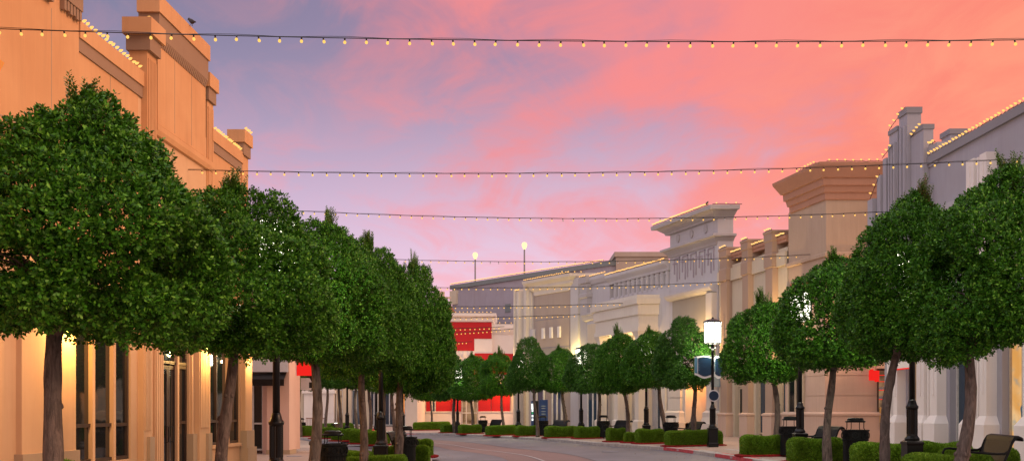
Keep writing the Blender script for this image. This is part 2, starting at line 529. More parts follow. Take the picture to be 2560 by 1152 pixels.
def field(rng, p, freqs, n=10):
    out = np.zeros(len(p))
    for _ in range(n):
        k = rng.normal(size=3); k /= np.linalg.norm(k); k *= rng.uniform(*freqs)
        out += np.sin(p @ k + rng.uniform(0, 6.28))
    return out / math.sqrt(n)
def crown_mesh(name, seed, Rr, H, twigs, per, L, Wd, shoots=26, mats=('leaf', 'leaf_young'), prof=None, shoot_len=(.25, .75)):
    rng = np.random.default_rng(seed)
    prof = prof or ([0, .05, .14, .30, .48, .64, .78, .90, 1.0], [.60, .86, .97, 1.0, .93, .78, .57, .34, .04])
    # surface samples by area
    ts = rng.random(twigs * 3); r = np.interp(ts, *prof)
    keep = rng.random(len(ts)) < (r * .9 + .12); ts = ts[keep][:int(twigs * .86)]
    ph = rng.random(len(ts)) * 2 * math.pi
    r = np.interp(ts, *prof) * Rr
    dr = (np.interp(np.minimum(ts + .03, 1), *prof) - np.interp(np.maximum(ts - .03, 0), *prof)) * Rr / (.06 * H)
    p = np.stack([r * np.cos(ph), r * np.sin(ph), ts * H], 1)
    nr = unit(np.stack([np.cos(ph), np.sin(ph), -dr], 1))
    nb = twigs - len(ts)          # underside
    rb = np.sqrt(rng.random(nb)) * .66 * Rr; pb = rng.random(nb) * 2 * math.pi
    p = np.concatenate([p, np.stack([rb * np.cos(pb), rb * np.sin(pb), rng.random(nb) * .12 * H], 1)])
    nr = np.concatenate([nr, unit(np.stack([.4 * np.cos(pb), .4 * np.sin(pb), -np.ones(nb)], 1))])
    big = field(rng, p, (1.2, 2.6)); cl = field(rng, p, (3.6, 7), 14); fine = field(rng, p, (14, 22), 10)
    p = p + nr * (big * .12 + cl * .165 + fine * .05)[:, None] * (Rr / 1.8)
    deep = rng.random(len(p)); dep = np.where(deep < .62, np.abs(rng.normal(0, .07, len(p))), rng.random(len(p)) * .62) * (Rr / 1.8)
    p = p - nr * dep[:, None]
    ok = (cl + .6 * fine + rng.normal(0, .30, len(p))) > -.85
    p, nr = p[ok], nr[ok]
    ax = unit(nr * .75 + np.array([0, 0, .42]) + rng.normal(0, .42, p.shape))
    n = len(p) * per
    P_ = np.repeat(p, per, 0); A_ = np.repeat(ax, per, 0)
    along = np.tile(np.linspace(0, 1, per), len(p))[:, None]
    base = P_ + A_ * along * .10 * (Rr / 1.8) ** .5 + rng.normal(0, .012, P_.shape)
    rad = rng.normal(size=P_.shape); rad = unit(rad - A_ * np.sum(rad * A_, 1, keepdims=True))
    d = unit(A_ * (.45 + .5 * along) + rad * 1.0 + rng.normal(0, .18, P_.shape))
    sd = unit(np.cross(d, A_ + rng.normal(0, .35, P_.shape)))
    LL = L * rng.uniform(.7, 1.2, n); WW = Wd * rng.uniform(.75, 1.2, n)
    mi = np.zeros(n, np.int32)
    # upright young shoots on top
    sb, sd_, ss, sl, sw = [], [], [], [], []
    ev, ef = [], []
    tuft = None; phm = rng.random() * 6.28
    for k in range(shoots):
        if k % 7 == 0 or tuft is None:
            tt0 = 1 - abs(rng.normal(0, .09 if (k // 7) % 3 else .24)); tuft = (max(.4, min(1, tt0)), rng.random() * 2 * math.pi, rng.uniform(.2, 1.0))
        if k < shoots // 2: tuft = (.95, phm, .30)
        tt = min(1, max(.35, tuft[0] + rng.normal(0, .035)))
        a = tuft[1] + rng.normal(0, .30); rr = np.interp(tt, *prof) * Rr * min(1.02, max(.1, tuft[2] + rng.normal(0, .17)))
        s0 = np.array([rr * math.cos(a), rr * math.sin(a), tt * H - .12])
        dr_ = np.array([math.cos(a) * .22, math.sin(a) * .22, 1.0]) + rng.normal(0, .12, 3); dr_ /= np.linalg.norm(dr_)
        ln = rng.uniform(*shoot_len) * (.45 + .55 * tt) * (1.0 if k < shoots // 3 else .9)
        m_ = int(ln / .012)
        e1 = np.array([.004, 0, 0]); b_ = len(ev)
        ev += [s0 - e1, s0 + e1, s0 + dr_ * ln + e1 * .5, s0 + dr_ * ln - e1 * .5]; ef.append((b_, b_ + 1, b_ + 2, b_ + 3))
        for q in range(m_):
            aa = q * 2.4 + rng.normal(0, .3); u = np.array([math.cos(aa), math.sin(aa), 0])
            dl = dr_ * .62 + u * .9; dl /= np.linalg.norm(dl)
            sb.append(s0 + dr_ * ln * (q + .5) / m_); sd_.append(dl)
            s_ = np.cross(dl, dr_); s_ /= np.linalg.norm(s_) + 1e-9
            ss.append(s_); f_ = 1.15 - .5 * q / m_
            sl.append(L * 1.15 * f_); sw.append(Wd * 1.1 * f_)
    if sb:
        base = np.concatenate([base, sb]); d = np.concatenate([d, sd_]); sd = np.concatenate([sd, ss])
        LL = np.concatenate([LL, sl]); WW = np.concatenate([WW, sw]); mi = np.concatenate([mi, np.ones(len(sb), np.int32)])
    return leaf_mesh(name, base, d, sd, LL, WW, list(mats) + ['twig'], mi, (ev, ef))
def hedge_mesh(name, seed, lx, ly, h, leaves, L=.05, Wd=.030, r=.16):
    rng = np.random.default_rng(seed)
    ar = np.array([lx * ly, lx * h, lx * h, ly * h, ly * h]); fc = rng.choice(5, leaves, p=ar / ar.sum())
    u = rng.random(leaves) - .5; v = rng.random(leaves)
    p = np.zeros((leaves, 3)); nr = np.zeros((leaves, 3))
    for k, (ax, sg) in enumerate([(2, 1), (1, -1), (1, 1), (0, -1), (0, 1)]):
        q = fc == k
        if ax == 2: p[q] = np.stack([u[q] * lx, (v[q] - .5) * ly, np.full(q.sum(), h)], 1)
        elif ax == 1: p[q] = np.stack([u[q] * lx, np.full(q.sum(), sg * ly / 2), v[q] * h], 1)
        else: p[q] = np.stack([np.full(q.sum(), sg * lx / 2), u[q] * ly, v[q] * h], 1)
        nr[q, ax] = sg
    lo = np.array([-lx / 2 + r, -ly / 2 + r, -1]); hi = np.array([lx / 2 - r, ly / 2 - r, h - r])
    core = np.clip(p, lo, hi); dd = unit(p - core + 1e-6); p = core + dd * r
    nr = unit(dd + nr * .3)
    cl = field(rng, p, (6, 11), 12); big = field(rng, p, (1.5, 3), 8)
    p = p + nr * (cl * .022 + big * .022 - np.abs(rng.normal(0, .03, leaves)))[:, None]
    ax = unit(nr * .7 + np.array([0, 0, .5]) + rng.normal(0, .55, p.shape))
    sd = unit(np.cross(ax, rng.normal(size=p.shape)))
    # solid dark core standing in for the twiggy inside, added to stop see-through
    b = .07; X, Y, Z = lx / 2 - b, ly / 2 - b, h - b
    c = .1
    ev = [(-X, -Y, 0), (X, -Y, 0), (X, Y, 0), (-X, Y, 0), (-X, -Y, Z - c), (X, -Y, Z - c), (X, Y, Z - c), (-X, Y, Z - c),
          (-X + c, -Y + c, Z), (X - c, -Y + c, Z), (X - c, Y - c, Z), (-X + c, Y - c, Z)]
    ef = [(0, 1, 5, 4), (1, 2, 6, 5), (2, 3, 7, 6), (3, 0, 4, 7), (4, 5, 9, 8), (5, 6, 10, 9), (6, 7, 11, 10), (7, 4, 8, 11), (8, 9, 10, 11)]
    return leaf_mesh(name, p, ax, sd, L * rng.uniform(.7, 1.2, leaves), Wd * rng.uniform(.7, 1.2, leaves), ['hedge_leaf', 'twig'], None, (ev, ef))
CROWN_HI = [crown_mesh('crown_mesh', 11 + i, 1.8, 3.45, 15500, 9, .074, .042, (60, 46, 52)[i], shoot_len=(.20, .62)) for i in range(3)]
LOPROF = ([0, .05, .14, .28, .45, .60, .74, .86, .95, 1.0], [.60, .88, .99, 1.0, .95, .84, .66, .44, .20, .03])
CROWN_LO = [crown_mesh('crown_mesh', 31 + i, 1.3, 2.75, 9800, 9, .066, .038, 44, ('leaf_dark' if i == 1 else 'leaf', 'leaf_young'), LOPROF, (.16, .42)) for i in range(3)]
CROWN_RED = crown_mesh('crown_mesh', 41, 1.45, 3.2, 15500, 9, .062, .034, 44, ('leaf', 'leaf_red'), LOPROF, (.2, .58))
CROWN_NEAR = crown_mesh('crown_mesh', 47, 1.45, 3.0, 15500, 9, .062, .034, 60, ('leaf', 'leaf_young'), LOPROF, (.2, .62))
HEDGES = {'long': hedge_mesh('hedge_mesh', 5, 2.4, 1.05, .56, 52000), 'mid': hedge_mesh('hedge_mesh', 6, 1.45, 1.0, .56, 34000),
          'ball': hedge_mesh('hedge_mesh', 8, .62, .62, .42, 9000, r=.2)}

def trunk_mesh(seed, h_fork, crown_c, rad, bends=.08, forks=4, reach=.8, knots=5):
    """tapered, bent trunk with swellings, forking into limbs that run up into the crown; base at the origin"""
    rnd = random.Random(seed); mb = MB()
    pts, rs = [], []
    n = 15; k1 = [(rnd.uniform(.15, .85), rnd.uniform(.05, .14)) for _ in range(knots)]
    ph, ph2 = rnd.uniform(0, 6.28), rnd.uniform(0, 6.28)
    tx, ty = crown_c[0] * .3, crown_c[1] * .3
    for i in range(n + 1):
        t = i / n
        pts.append((tx * t + bends * math.sin(t * 4.2 + ph) * t ** .5, ty * t + bends * math.sin(t * 3.4 + ph2) * t ** .5, h_fork * t - .05 * (1 - t)))
        r = rad * (1.18 - .34 * t + .35 * math.exp(-t * 9))
        for kt, ka in k1: r *= 1 + ka * math.exp(-((t - kt) / .045) ** 2)
        rs.append(r)
    mb.tube(pts, rs, 14)
    top = Vector(pts[-1])
    for k in range(forks):
        a = k * 6.283 / forks + rnd.uniform(-.4, .4); q = [top - Vector((0, 0, .12))]; rr = [rs[-1] * .72]
        ex = Vector((crown_c[0] + math.cos(a) * reach * rnd.uniform(.6, 1.0), crown_c[1] + math.sin(a) * reach * rnd.uniform(.6, 1.0), h_fork + reach * rnd.uniform(1.1, 1.7)))
        for i in range(1, 8):
            t = i / 7
            p = top.lerp(ex, t); p.z += .12 * math.sin(t * 3.14); p += Vector((rnd.uniform(-1, 1), rnd.uniform(-1, 1), 0)) * .03
            q.append(p); rr.append(rs[-1] * (.66 - .52 * t))
        mb.tube(q, rr, 8)
        for _ in range(3):
            s = q[rnd.randint(3, 6)]; e = s + Vector((math.cos(a + rnd.uniform(-1, 1)) * .7, math.sin(a + rnd.uniform(-1, 1)) * .7, rnd.uniform(.2, .7))) * reach
            mb.tube([s, s.lerp(e, .5) + Vector((0, 0, .06)), e], [.022, .015, .006], 5)
    for _ in range(knots):   # stubs of pruned limbs
        i = rnd.randint(4, 12); a = rnd.uniform(0, 6.28); s = Vector(pts[i]); d = Vector((math.cos(a), math.sin(a), .35))
        mb.tube([s + d * rs[i] * .4, s + d * rs[i] * .95, s + d * rs[i] * 1.13, s + d * rs[i] * 1.18], [rs[i] * .5, rs[i] * .42, rs[i] * .3, rs[i] * .1], 8)
    return mb.mesh('trunk_mesh', 'bark', True)
TREES = 'clipped street trees with domed crowns'
def tree(label, x, y, cx, cy, mesh, sc, zb, rad=.1, rz=0.0, seed=0, forks=4, bends=.08, szz=1.0):
    """x,y trunk foot; cx,cy crown centre; zb crown underside height"""
    z0 = zwalk(x)
    t = thing('street_tree', label, 'tree', (x, y, z0), TREES)
    reach = .55 * sc[0] * (1.5 if mesh in CROWN_HI else 1.15)
    sub(t, 'trunk', trunk_mesh(seed + 100, zb - z0 - .05, (cx - x, cy - y), rad, bends, forks, reach))
    sub(t, 'crown', mesh, (cx - x, cy - y, zb - z0), (0, 0, rz), (sc[0], sc[0], sc[1]))
    return t

# ------------------------------------------------------------------ street furniture
def lamp_meshes():
    d = {}
    b = MB(); b.levels(W, -.19, .19, -.19, .19, [(.0, 0), (.0, .14), (-.02, .17), (-.02, .66), (-.005, .69), (-.005, .73), (-.05, .76)]); d['base'] = b
    b = MB(); b.lathe([(.15, .755), (.155, .80), (.115, .86), (.112, .90)], 20)
    rs = []
    for z in (.90, 1.42):
        rs.append([((.114 if i % 2 else .100) * math.cos(i * math.pi / 18), (.114 if i % 2 else .100) * math.sin(i * math.pi / 18), z) for i in range(36)])
    b.rings(rs)
    d['fluted_column'] = b
    b = MB(); b.lathe([(.11, 1.42), (.126, 1.45), (.13, 1.485), (.122, 1.50), (.10, 1.53), (.08, 1.60), (.066, 1.64)], 20); d['collar'] = b
    b = MB(); b.lathe([(.062, 1.63), (.058, 2.6), (.052, 3.78), (.09, 3.80), (.09, 3.86), (.05, 3.90), (.05, 4.0)], 16)
    for a in range(4):
        c_, s_ = math.cos(a * math.pi / 2 + .6), math.sin(a * math.pi / 2 + .6)
        b.tube([(c_ * .06, s_ * .06, 3.83), (c_ * .2, s_ * .2, 3.86), (c_ * .23, s_ * .23, 4.0)], .018, 6)
    d['shaft'] = b
    n = 8; Rg = .32
    b = MB(); b.lathe([(Rg * .95, 4.02), (Rg, 4.06), (Rg * 1.02, 4.80)], n); d['lantern_glass'] = b
    b = MB()
    b.lathe([(.10, 3.97), (Rg + .02, 3.985), (Rg + .02, 4.02), (.1, 4.02)], n)
    for i in range(n):
        a = 2 * math.pi * i / n; c_, s_ = math.cos(a) * (Rg + .012), math.sin(a) * (Rg + .012)
        b.tube([(c_ * .97, s_ * .97, 4.01), (c_, s_, 4.08), (c_ * 1.02, s_ * 1.02, 4.81)], .017, 4)
    for z in (4.10, 4.66):
        b.lathe([(Rg + .004, z), (Rg + .018, z), (Rg + .018, z + .012), (Rg + .004, z + .012)], n)
    d['lantern_frame'] = b
    b = MB(); b.lathe([(Rg + .05, 4.80), (Rg + .055, 4.825), (Rg - .02, 4.89), (.14, 4.94), (.05, 4.96), (.03, 5.02), (.005, 5.03)], n); d['cap'] = b
    return {k_: v.mesh('lamp_' + k_, 'lantern' if k_ == 'lantern_glass' else 'black', k_ in ('collar', 'shaft')) for k_, v in d.items()}
LAMP = lamp_meshes()
def lamp(label, x, y, lit=True, z=None):
    z = zwalk(x) if z is None else z
    t = thing('street_lamp', label, 'street lamp', (x, y, z), 'black lantern posts along the street')
    for k_, me in LAMP.items(): sub(t, k_, me)
    if lit:
        l = bpy.data.lights.new('lantern_light', 'POINT'); l.energy = 230; l.color = (1, .95, .70); l.shadow_soft_size = .25
        o = bpy.data.objects.new('lantern_light', l); C.objects.link(o); o.parent = t; o.location = (0, 0, 3.72)
    return t
def bin_meshes():
    d = {}; n = 26
    b = MB()
    for i in range(n):
        a = 2 * math.pi * i / n; c_, s_ = math.cos(a), math.sin(a); w = .03
        P = lambda u, o, z: (c_ * o - s_ * u, s_ * o + c_ * u, z)
        b.rings([[P(-w, .285, z) if q == 0 else P(w, .285, z) if q == 1 else P(w, .297, z) if q == 2 else P(-w, .297, z) for q in range(4)] for z in (.06, .66)])
    b.lathe([(.28, .04), (.305, .04), (.305, .09), (.28, .09)], 28)
    d['body'] = b
    b = MB(); b.lathe([(.02, .05), (.27, .05), (.275, .86), (.255, .86), (.25, .10), (.02, .10)], 24); d['liner'] = b
    b = MB(); b.lathe([(.28, .64), (.325, .64), (.33, .67), (.318, .68), (.322, .87), (.345, .885), (.345, .915), (.28, .915), (.28, .87)], 30)
    for i in range(10):
        a = 2 * math.pi * i / 10; c_, s_ = math.cos(a), math.sin(a)
        b.tube([(c_ * .33 - s_ * .07 * math.cos(q), s_ * .33 + c_ * .07 * math.cos(q), .775 + .07 * math.sin(q)) for q in np.linspace(0, 2 * math.pi, 13)], .012, 5)
    d['rim_band'] = b
    b = MB()
    for i in range(4):
        a = math.pi / 4 + i * math.pi / 2; c_, s_ = math.cos(a) * .225, math.sin(a) * .225
        b.tube([(c_ * 1.15, s_ * 1.15, .90), (c_, s_, .96), (c_, s_, 1.12)], .011, 6)
    b.lathe([(.215, 1.10), (.24, 1.10), (.24, 1.12), (.215, 1.12)], 24); d['lid_posts'] = b
    b = MB(); b.lathe([(.01, 1.118), (.245, 1.118), (.25, 1.135), (.205, 1.15), (.195, 1.20), (.17, 1.215), (.01, 1.225)], 26); d['lid'] = b
    return {k_: v.mesh('bin_' + k_, 'blackmetal', False) for k_, v in d.items()}
BIN = bin_meshes()
def litter_bin(label, x, y):
    t = thing('litter_bin', label, 'litter bin', (x, y, zwalk(x)), 'black metal litter bins with raised lids')
    for k_, me in BIN.items(): sub(t, k_, me)
    return t
def bench_meshes():
    """sits facing local -X, length along Y"""
    seat = [(-.03, .40), (.0, .435), (.06, .445), (.25, .425), (.42, .415), (.50, .43)]
    back = [(.50, .43), (.56, .50), (.63, .66), (.70, .86), (.75, .945), (.81, .965), (.86, .94), (.87, .90)]
    Lh = .92; d = {}
    def straps(pts):
        mb = MB(); n = 22
        for i in range(n):
            y0 = -Lh + .03 + (2 * Lh - .06) * i / n; y1 = y0 + (2 * Lh - .06) / n * .94
            up = [(x, y0, z) for x, z in pts]; up2 = [(x, y1, z) for x, z in pts]
            mb.rings([[(x, y0, z), (x, y1, z), (x + .004, y1, z - .008), (x + .004, y0, z - .008)] for x, z in pts])
        for q in (0, len(pts) // 2, len(pts) - 1):
            x, z = pts[q]; mb.tube([(x + .004, -Lh, z - .014), (x + .004, Lh, z - .014)], .014, 6)
        return mb
    d['seat'] = straps(seat)
    bk = straps(back)
    top = back[-5:]
    bk.rings([[(x, -Lh + .02, z + .006), (x, Lh - .02, z + .006), (x, Lh - .02, z - .006), (x, -Lh + .02, z - .006)] for x, z in top])
    d['backrest'] = bk
    fr = MB()
    fr.tube([(.03, 0, .0), (.02, 0, .10), (.05, 0, .30), (.0, 0, .42)], .024, 8)
    fr.tube([(x, 0, z - .02) for x, z in seat + back[1:]], .024, 8)
    fr.tube([(.50, 0, .42), (.60, 0, .22), (.68, 0, .10), (.70, 0, .0)], .024, 8)
    fr.tube([(.0, 0, .42), (-.05, 0, .50), (-.055, 0, .60), (-.02, 0, .665), (.05, 0, .68), (.25, 0, .665), (.45, 0, .65), (.58, 0, .655), (.645, 0, .70)], .022, 8)
    d['frame'] = fr
    return {k_: v.mesh('bench_' + k_, 'blackmetal', k_ == 'frame') for k_, v in d.items()}, Lh
BENCH, BLH = bench_meshes()
def bench(label, x, y, rz=0.0):
    t = thing('bench', label, 'bench', (x, y, zwalk(x)), 'black metal benches facing the road', rz)
    sub(t, 'seat', BENCH['seat']); sub(t, 'backrest', BENCH['backrest'])
    for s in (-1, 1): sub(t, 'arm_frame', BENCH['frame'], (0, s * BLH, 0))
    return t
def hedge(label, x, y, kind='mid', sc=(1, 1, 1), rz=0.0, mulch=True):
    z = zwalk(x)
    o = bpy.data.objects.new('hedge', HEDGES[kind]); C.objects.link(o)
    o.location = (x, y, z + .03); o.scale = sc; o.rotation_euler = (0, 0, rz)
    tag(o, label, 'hedge', 'low clipped hedges in the planting beds')
    if mulch:
        lx, ly = {'long': (2.4, 1.05), 'mid': (1.45, 1.0), 'ball': (.62, .62)}[kind]
        m_ = MB(); n = 20; a, b_ = lx * sc[0] / 2 + .2, ly * sc[1] / 2 + .2
        rs = []
        for e, zz in ((0, z - .02), (0, z + .035), (-.12, z + .06)):
            rr = []
            for i in range(n):
                q = 2 * math.pi * i / n; c_, s_ = math.cos(q), math.sin(q)
                px_ = (abs(c_) ** .4) * math.copysign(1, c_) * (a + e); py_ = (abs(s_) ** .4) * math.copysign(1, s_) * (b_ + e)
                rr.append((x + px_ * math.cos(rz) - py_ * math.sin(rz), y + px_ * math.sin(rz) + py_ * math.cos(rz), zz + .022 * (max(-8, min(8.5, x + px_)) - max(-8, min(8.5, x)))))
            rs.append(rr)
        m_.rings(rs); mo = m_.build('mulch_bed', 'mulch'); mo['kind'] = 'stuff'
    return o
# ------------------------------------------------------------------ building helpers
def window(parent, P, s0, s1, z0, z1, o, mull=(), trans=(), frame='bronze', pane='glass', fw=.07, name='window', dep=.09):
    fr = MB()
    fr.box(P, s0, s1, o, o + dep, z0, z0 + fw); fr.box(P, s0, s1, o, o + dep, z1 - fw, z1)
    fr.box(P, s0, s0 + fw, o, o + dep, z0 + fw, z1 - fw); fr.box(P, s1 - fw, s1, o, o + dep, z0 + fw, z1 - fw)
    for m_ in mull:
        fr.box(P, m_ - fw / 2, m_ + fw / 2, o + .003, o + dep + .003, z0 + fw, z1 - fw)
    for t_ in trans:
        fr.box(P, s0 + fw, s1 - fw, o + .006, o + dep - .006, t_ - fw / 2, t_ + fw / 2)
    w = fr.build(name, frame, parent)
    p = MB(); p.box(P, s0 + .01, s1 - .01, o + .02, o + .035, z0 + .01, z1 - .01)
    p.build('pane', pane, w)
    return w
def door(parent, P, s0, s1, z0, z1, o, frame='frame_cream', pane='glass', leaves=2):
    w = (s1 - s0) / leaves
    for k_ in range(leaves):
        a, b_ = s0 + k_ * w + .01, s0 + (k_ + 1) * w - .01
        d = MB(); st = .09
        d.box(P, a, a + st, o, o + .06, z0, z1); d.box(P, b_ - st, b_, o, o + .06, z0, z1)
        d.box(P, a + st, b_ - st, o, o + .06, z0, z0 + .25); d.box(P, a + st, b_ - st, o, o + .06, z1 - .1, z1)
        dr = d.build('door', frame, parent)
        p = MB(); p.box(P, a + .05, b_ - .05, o + .02, o + .035, z0 + .1, z1 - .05); p.build('pane', pane, dr)
        h = MB(); hx = b_ - .14 if k_ == 0 and leaves == 2 else a + .14
        q = [P(hx, o + .06, z0 + .85), P(hx, o + .13, z0 + .87), P(hx, o + .13, z0 + 1.25), P(hx, o + .06, z0 + 1.27)]
        h.tube(q, .016, 6); h.build('handle', 'black', dr)
def part(name, mat, parent, fn):
    mb = MB(); fn(mb); return mb.build(name, mat, parent)
def boxes(name, mat, parent, P, lst):
    mb = MB()
    for b_ in lst: mb.box(P, *b_)
    return mb.build(name, mat, parent)
def building(label, x, y, name='shop_building', group='shop buildings lining the street', cat='building'):
    return thing(name, label, cat, (x, y, 0), group)

# bulbs
def bulb_mesh_hang():
    mb = MB(); mb.cur = 0
    mb.lathe([(.008, .0), (.019, -.005), (.019, -.05), (.012, -.055)], 8)
    mb.cur = 1
    mb.lathe([(.012, -.052), (.026, -.066), (.036, -.088), (.035, -.105), (.024, -.124), (.004, -.132)], 10)
    return mb.mesh('bulb_mesh', ['black', 'bulb'], True)
BULB = bulb_mesh_hang()
def bulb_mesh_dead():
    me = BULB.copy(); me.materials[1] = MATS['greysign']; return me
BULB_OFF = bulb_mesh_dead()
def roof_bulb(mat, sc=1.0):
    """faceted candle bulb lying along +X on a clip"""
    mb = MB(); mb.cur = 0
    mb.tube([(-.03, 0, -.05), (0, 0, 0), (.02, 0, .0)], .009 * sc, 5)
    mb.cur = 1
    rs = [[(x * sc, r * sc * math.cos(2 * math.pi * i / 8), r * sc * math.sin(2 * math.pi * i / 8)) for i in range(8)] for r, x in ((.014, .01), (.030, .03), (.034, .055), (.022, .09), (.003, .115))]
    mb.rings(rs)
    return mb.mesh('roof_bulb_mesh', ['black', mat], True)
RBULB = {1: roof_bulb('amber', 1.0), 2: roof_bulb('amber', 1.0), 3: roof_bulb('amber_far', 1.0), 4: roof_bulb('amber_far', 1.7)}
ROOFG = 'strings of amber bulbs along the roof edges'
def roof_lights(label, runs, rot=0.0, size=1):
    """runs: list of (start, end, count); one string clipped along a roof edge"""
    p0 = runs[0][0]
    t = thing('roof_light_string', label, 'string lights', p0, ROOFG)
    wire = MB()
    for a, b_, n in runs:
        a, b_ = Vector(a), Vector(b_); pts = []
        for i in range(n):
            q = a.lerp(b_, (i + .5) / n)
            sub(t, 'bulb', RBULB[size], q - Vector(p0) + Vector((0, 0, random.uniform(.04, .065))), (0, random.uniform(-.45, -.15), rot + random.uniform(-.3, .3)))
            pts += [q + Vector((0, 0, .02)), q.lerp(b_, .5 / max(n - i, 1)) + Vector((0, 0, random.uniform(-.015, .02)))]
        if len(pts) > 1: wire.tube([a] + pts + [b_], .006 * size, 4)
    wire.build('cable', 'black', t)
    return t
def strand(label, a, b_, sag, spacing=.382, dead=(), bsc=1.0):
    a, b_ = Vector(a), Vector(b_)
    t = thing('string_light', label, 'string lights', a, 'strings of bulbs hung across the street')
    L = (b_ - a).length; n = int(L / spacing)
    f = lambda u: a.lerp(b_, u) - Vector((0, 0, sag * 4 * u * (1 - u)))
    c = MB(); pts = [f(i / 60) for i in range(61)]
    c.tube(pts, .009 * bsc, 5)
    c.tube([p + Vector((0, .012, .022 + .012 * math.sin(i * 1.3))) for i, p in enumerate(pts)], .005 * bsc, 4)
    c.build('cable', 'black', t)
    rnd = random.Random(int(a.y * 10))
    for i in range(1, min(n, 99)):
        u = i * spacing / L
        sub(t, 'bulb', BULB_OFF if i in dead else BULB, f(u) - a + Vector((0, 0, -.004)), (rnd.uniform(-.25, .25), rnd.uniform(-.25, .25), rnd.uniform(0, 6)), (bsc * .76,) * 3)
    return t
def wall_lamp(label, P, s, o, z, energy=60, col=(1, .62, .24), up=True, r=.06, show=True):
    """small can fitting with a glowing lens; lights the wall beside it"""
    x, y, zz = P(s, o, z)
    t = thing('wall_lamp', label, 'wall lamp', (x, y, zz), 'wall lamps washing the fronts')
    b = MB(); b.lathe([(.03, -.16), (.07, -.15), (.08, -.02), (.085, 0), (.07, 0)] if up else [(.07, 0), (.085, 0), (.08, .02), (.07, .15), (.03, .16)], 12, (0, 0, 0))
    xi, yi, _ = P(s, 0, z); b.tube([(0, 0, -.08 if up else .08), (xi - x, yi - y, -.08 if up else .08)], .018, 6)
    b.build('housing', 'bronze', t, local=True)
    g_ = MB(); g_.lathe([(.002, -.01), (.066, -.008), (.064, .006), (.002, .012)], 12); g_.build('lens', 'sconce', t, local=True)
    l = bpy.data.lights.new('lamp_light', 'POINT'); l.energy = energy; l.color = col; l.shadow_soft_size = r
    lo = bpy.data.objects.new('lamp_light', l); C.objects.link(lo); lo.parent = t; lo.location = (0, 0, .12 if up else -.12)
    return t

# ================================================================== LEFT: peach department front
LA = Facade(-10.4, .052, 1); f = LA.d
ZL = -.3
bA = building('long peach stucco shop building with raised parapet panel and stepped piers behind the big trees', -9.5, 25)
SE = 32.7
op1 = (21.15, 23.9, .33, 4.3); opd = (25.85, 27.65, -.2, 4.3); op2 = (29.3, 31.95, .45, 4.3)
cuts = [op1, opd, op2]
def la_wall(m):
    m.box(LA, 2, SE, -14, -.45, ZL, 9.4)
    prev = 2
    for (a, b_, z0, z1) in cuts:
        m.box(LA, prev, a, -.45, 0, ZL, 4.3)
        if z0 > ZL + .1: m.box(LA, a, b_, -.45, -.001, ZL, z0)
        prev = b_
    m.box(LA, prev, SE, -.45, 0, ZL, 4.3)
    m.box(LA, 2, SE, -.45, .001, 4.3, 9.4)
part('wall', 'peach_light', bA, la_wall)
part('tall_block', 'peach', bA, lambda m: m.box(LA, 2, 21.25, -14, .05, 4.6, 13.4))
part('upper_wall', 'peach', bA, lambda m: m.box(LA, 21.25, 24.3, -.5, .01, 4.4, 9.2))
part('upper_wall', 'peach', bA, lambda m: m.box(LA, 29.5, 32.0, -.5, .01, 4.4, 9.15))
for s0, s1, z in ((21.26, 24.5, 9.8), (29.3, 32.1, 9.78)):
    part('parapet', 'peach', bA, lambda m: m.box(LA, s0, s1, -.42, .08, z - .36, z))
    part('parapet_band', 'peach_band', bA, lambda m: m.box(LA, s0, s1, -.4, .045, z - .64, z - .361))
# stepped corbels of the tall near block
for i in range(5):
    a = 15.0 + i * 1.0
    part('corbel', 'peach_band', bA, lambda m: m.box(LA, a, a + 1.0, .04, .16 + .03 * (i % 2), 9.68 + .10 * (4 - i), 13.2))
def corb(m):
    s0, s1 = 20.42, 21.2
    m.box(LA, s0, s1, .04, .17, 9.95, 13.2)
    n = 6
    for i in range(n):
        a = s0 + (s1 - s0) * i / n
        m.box(LA, a + .02, a + (s1 - s0) / n - .02, .04, .15, 9.72 + .03 * (i % 2), 9.949)
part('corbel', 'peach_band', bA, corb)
part('corbel_cap', 'peach', bA, lambda m: m.box(LA, 20.4, 21.24, .04, .24, 10.35, 13.3))
# raised panel
part('raised_panel', 'peach', bA, lambda m: m.box(LA, 25.4, 28.8, -.40, .04, 8.8, 11.7))
part('panel_cornice', 'peach', bA, lambda m: m.box(LA, 25.22, 28.85, -.42, .16, 11.58, 12.02))
def dentil(m):
    m.box(LA, 25.3, 28.8, -.41, .12, 11.0, 11.579)
    a0, a1 = 25.34, 28.78; n = 30
    for i in range(n):
        a = a0 + (a1 - a0) * i / n
        m.hexa([LA(a + .01, .03, 10.80), LA(a + (a1 - a0) / n * .7, .03, 10.80), LA(a + (a1 - a0) / n * .7, .06, 10.80), LA(a + .01, .06, 10.80),
                LA(a + .01, .03, 10.999), LA(a + (a1 - a0) / n, .03, 10.999), LA(a + (a1 - a0) / n, .118, 10.999), LA(a + .01, .118, 10.999)])
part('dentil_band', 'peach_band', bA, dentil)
part('ledge', 'peach', bA, lambda m: m.profile(LA, 25.2, 29.3, [(0, 8.46), (.08, 8.48), (.12, 8.60), (.12, 8.74), (.0, 8.79)]))
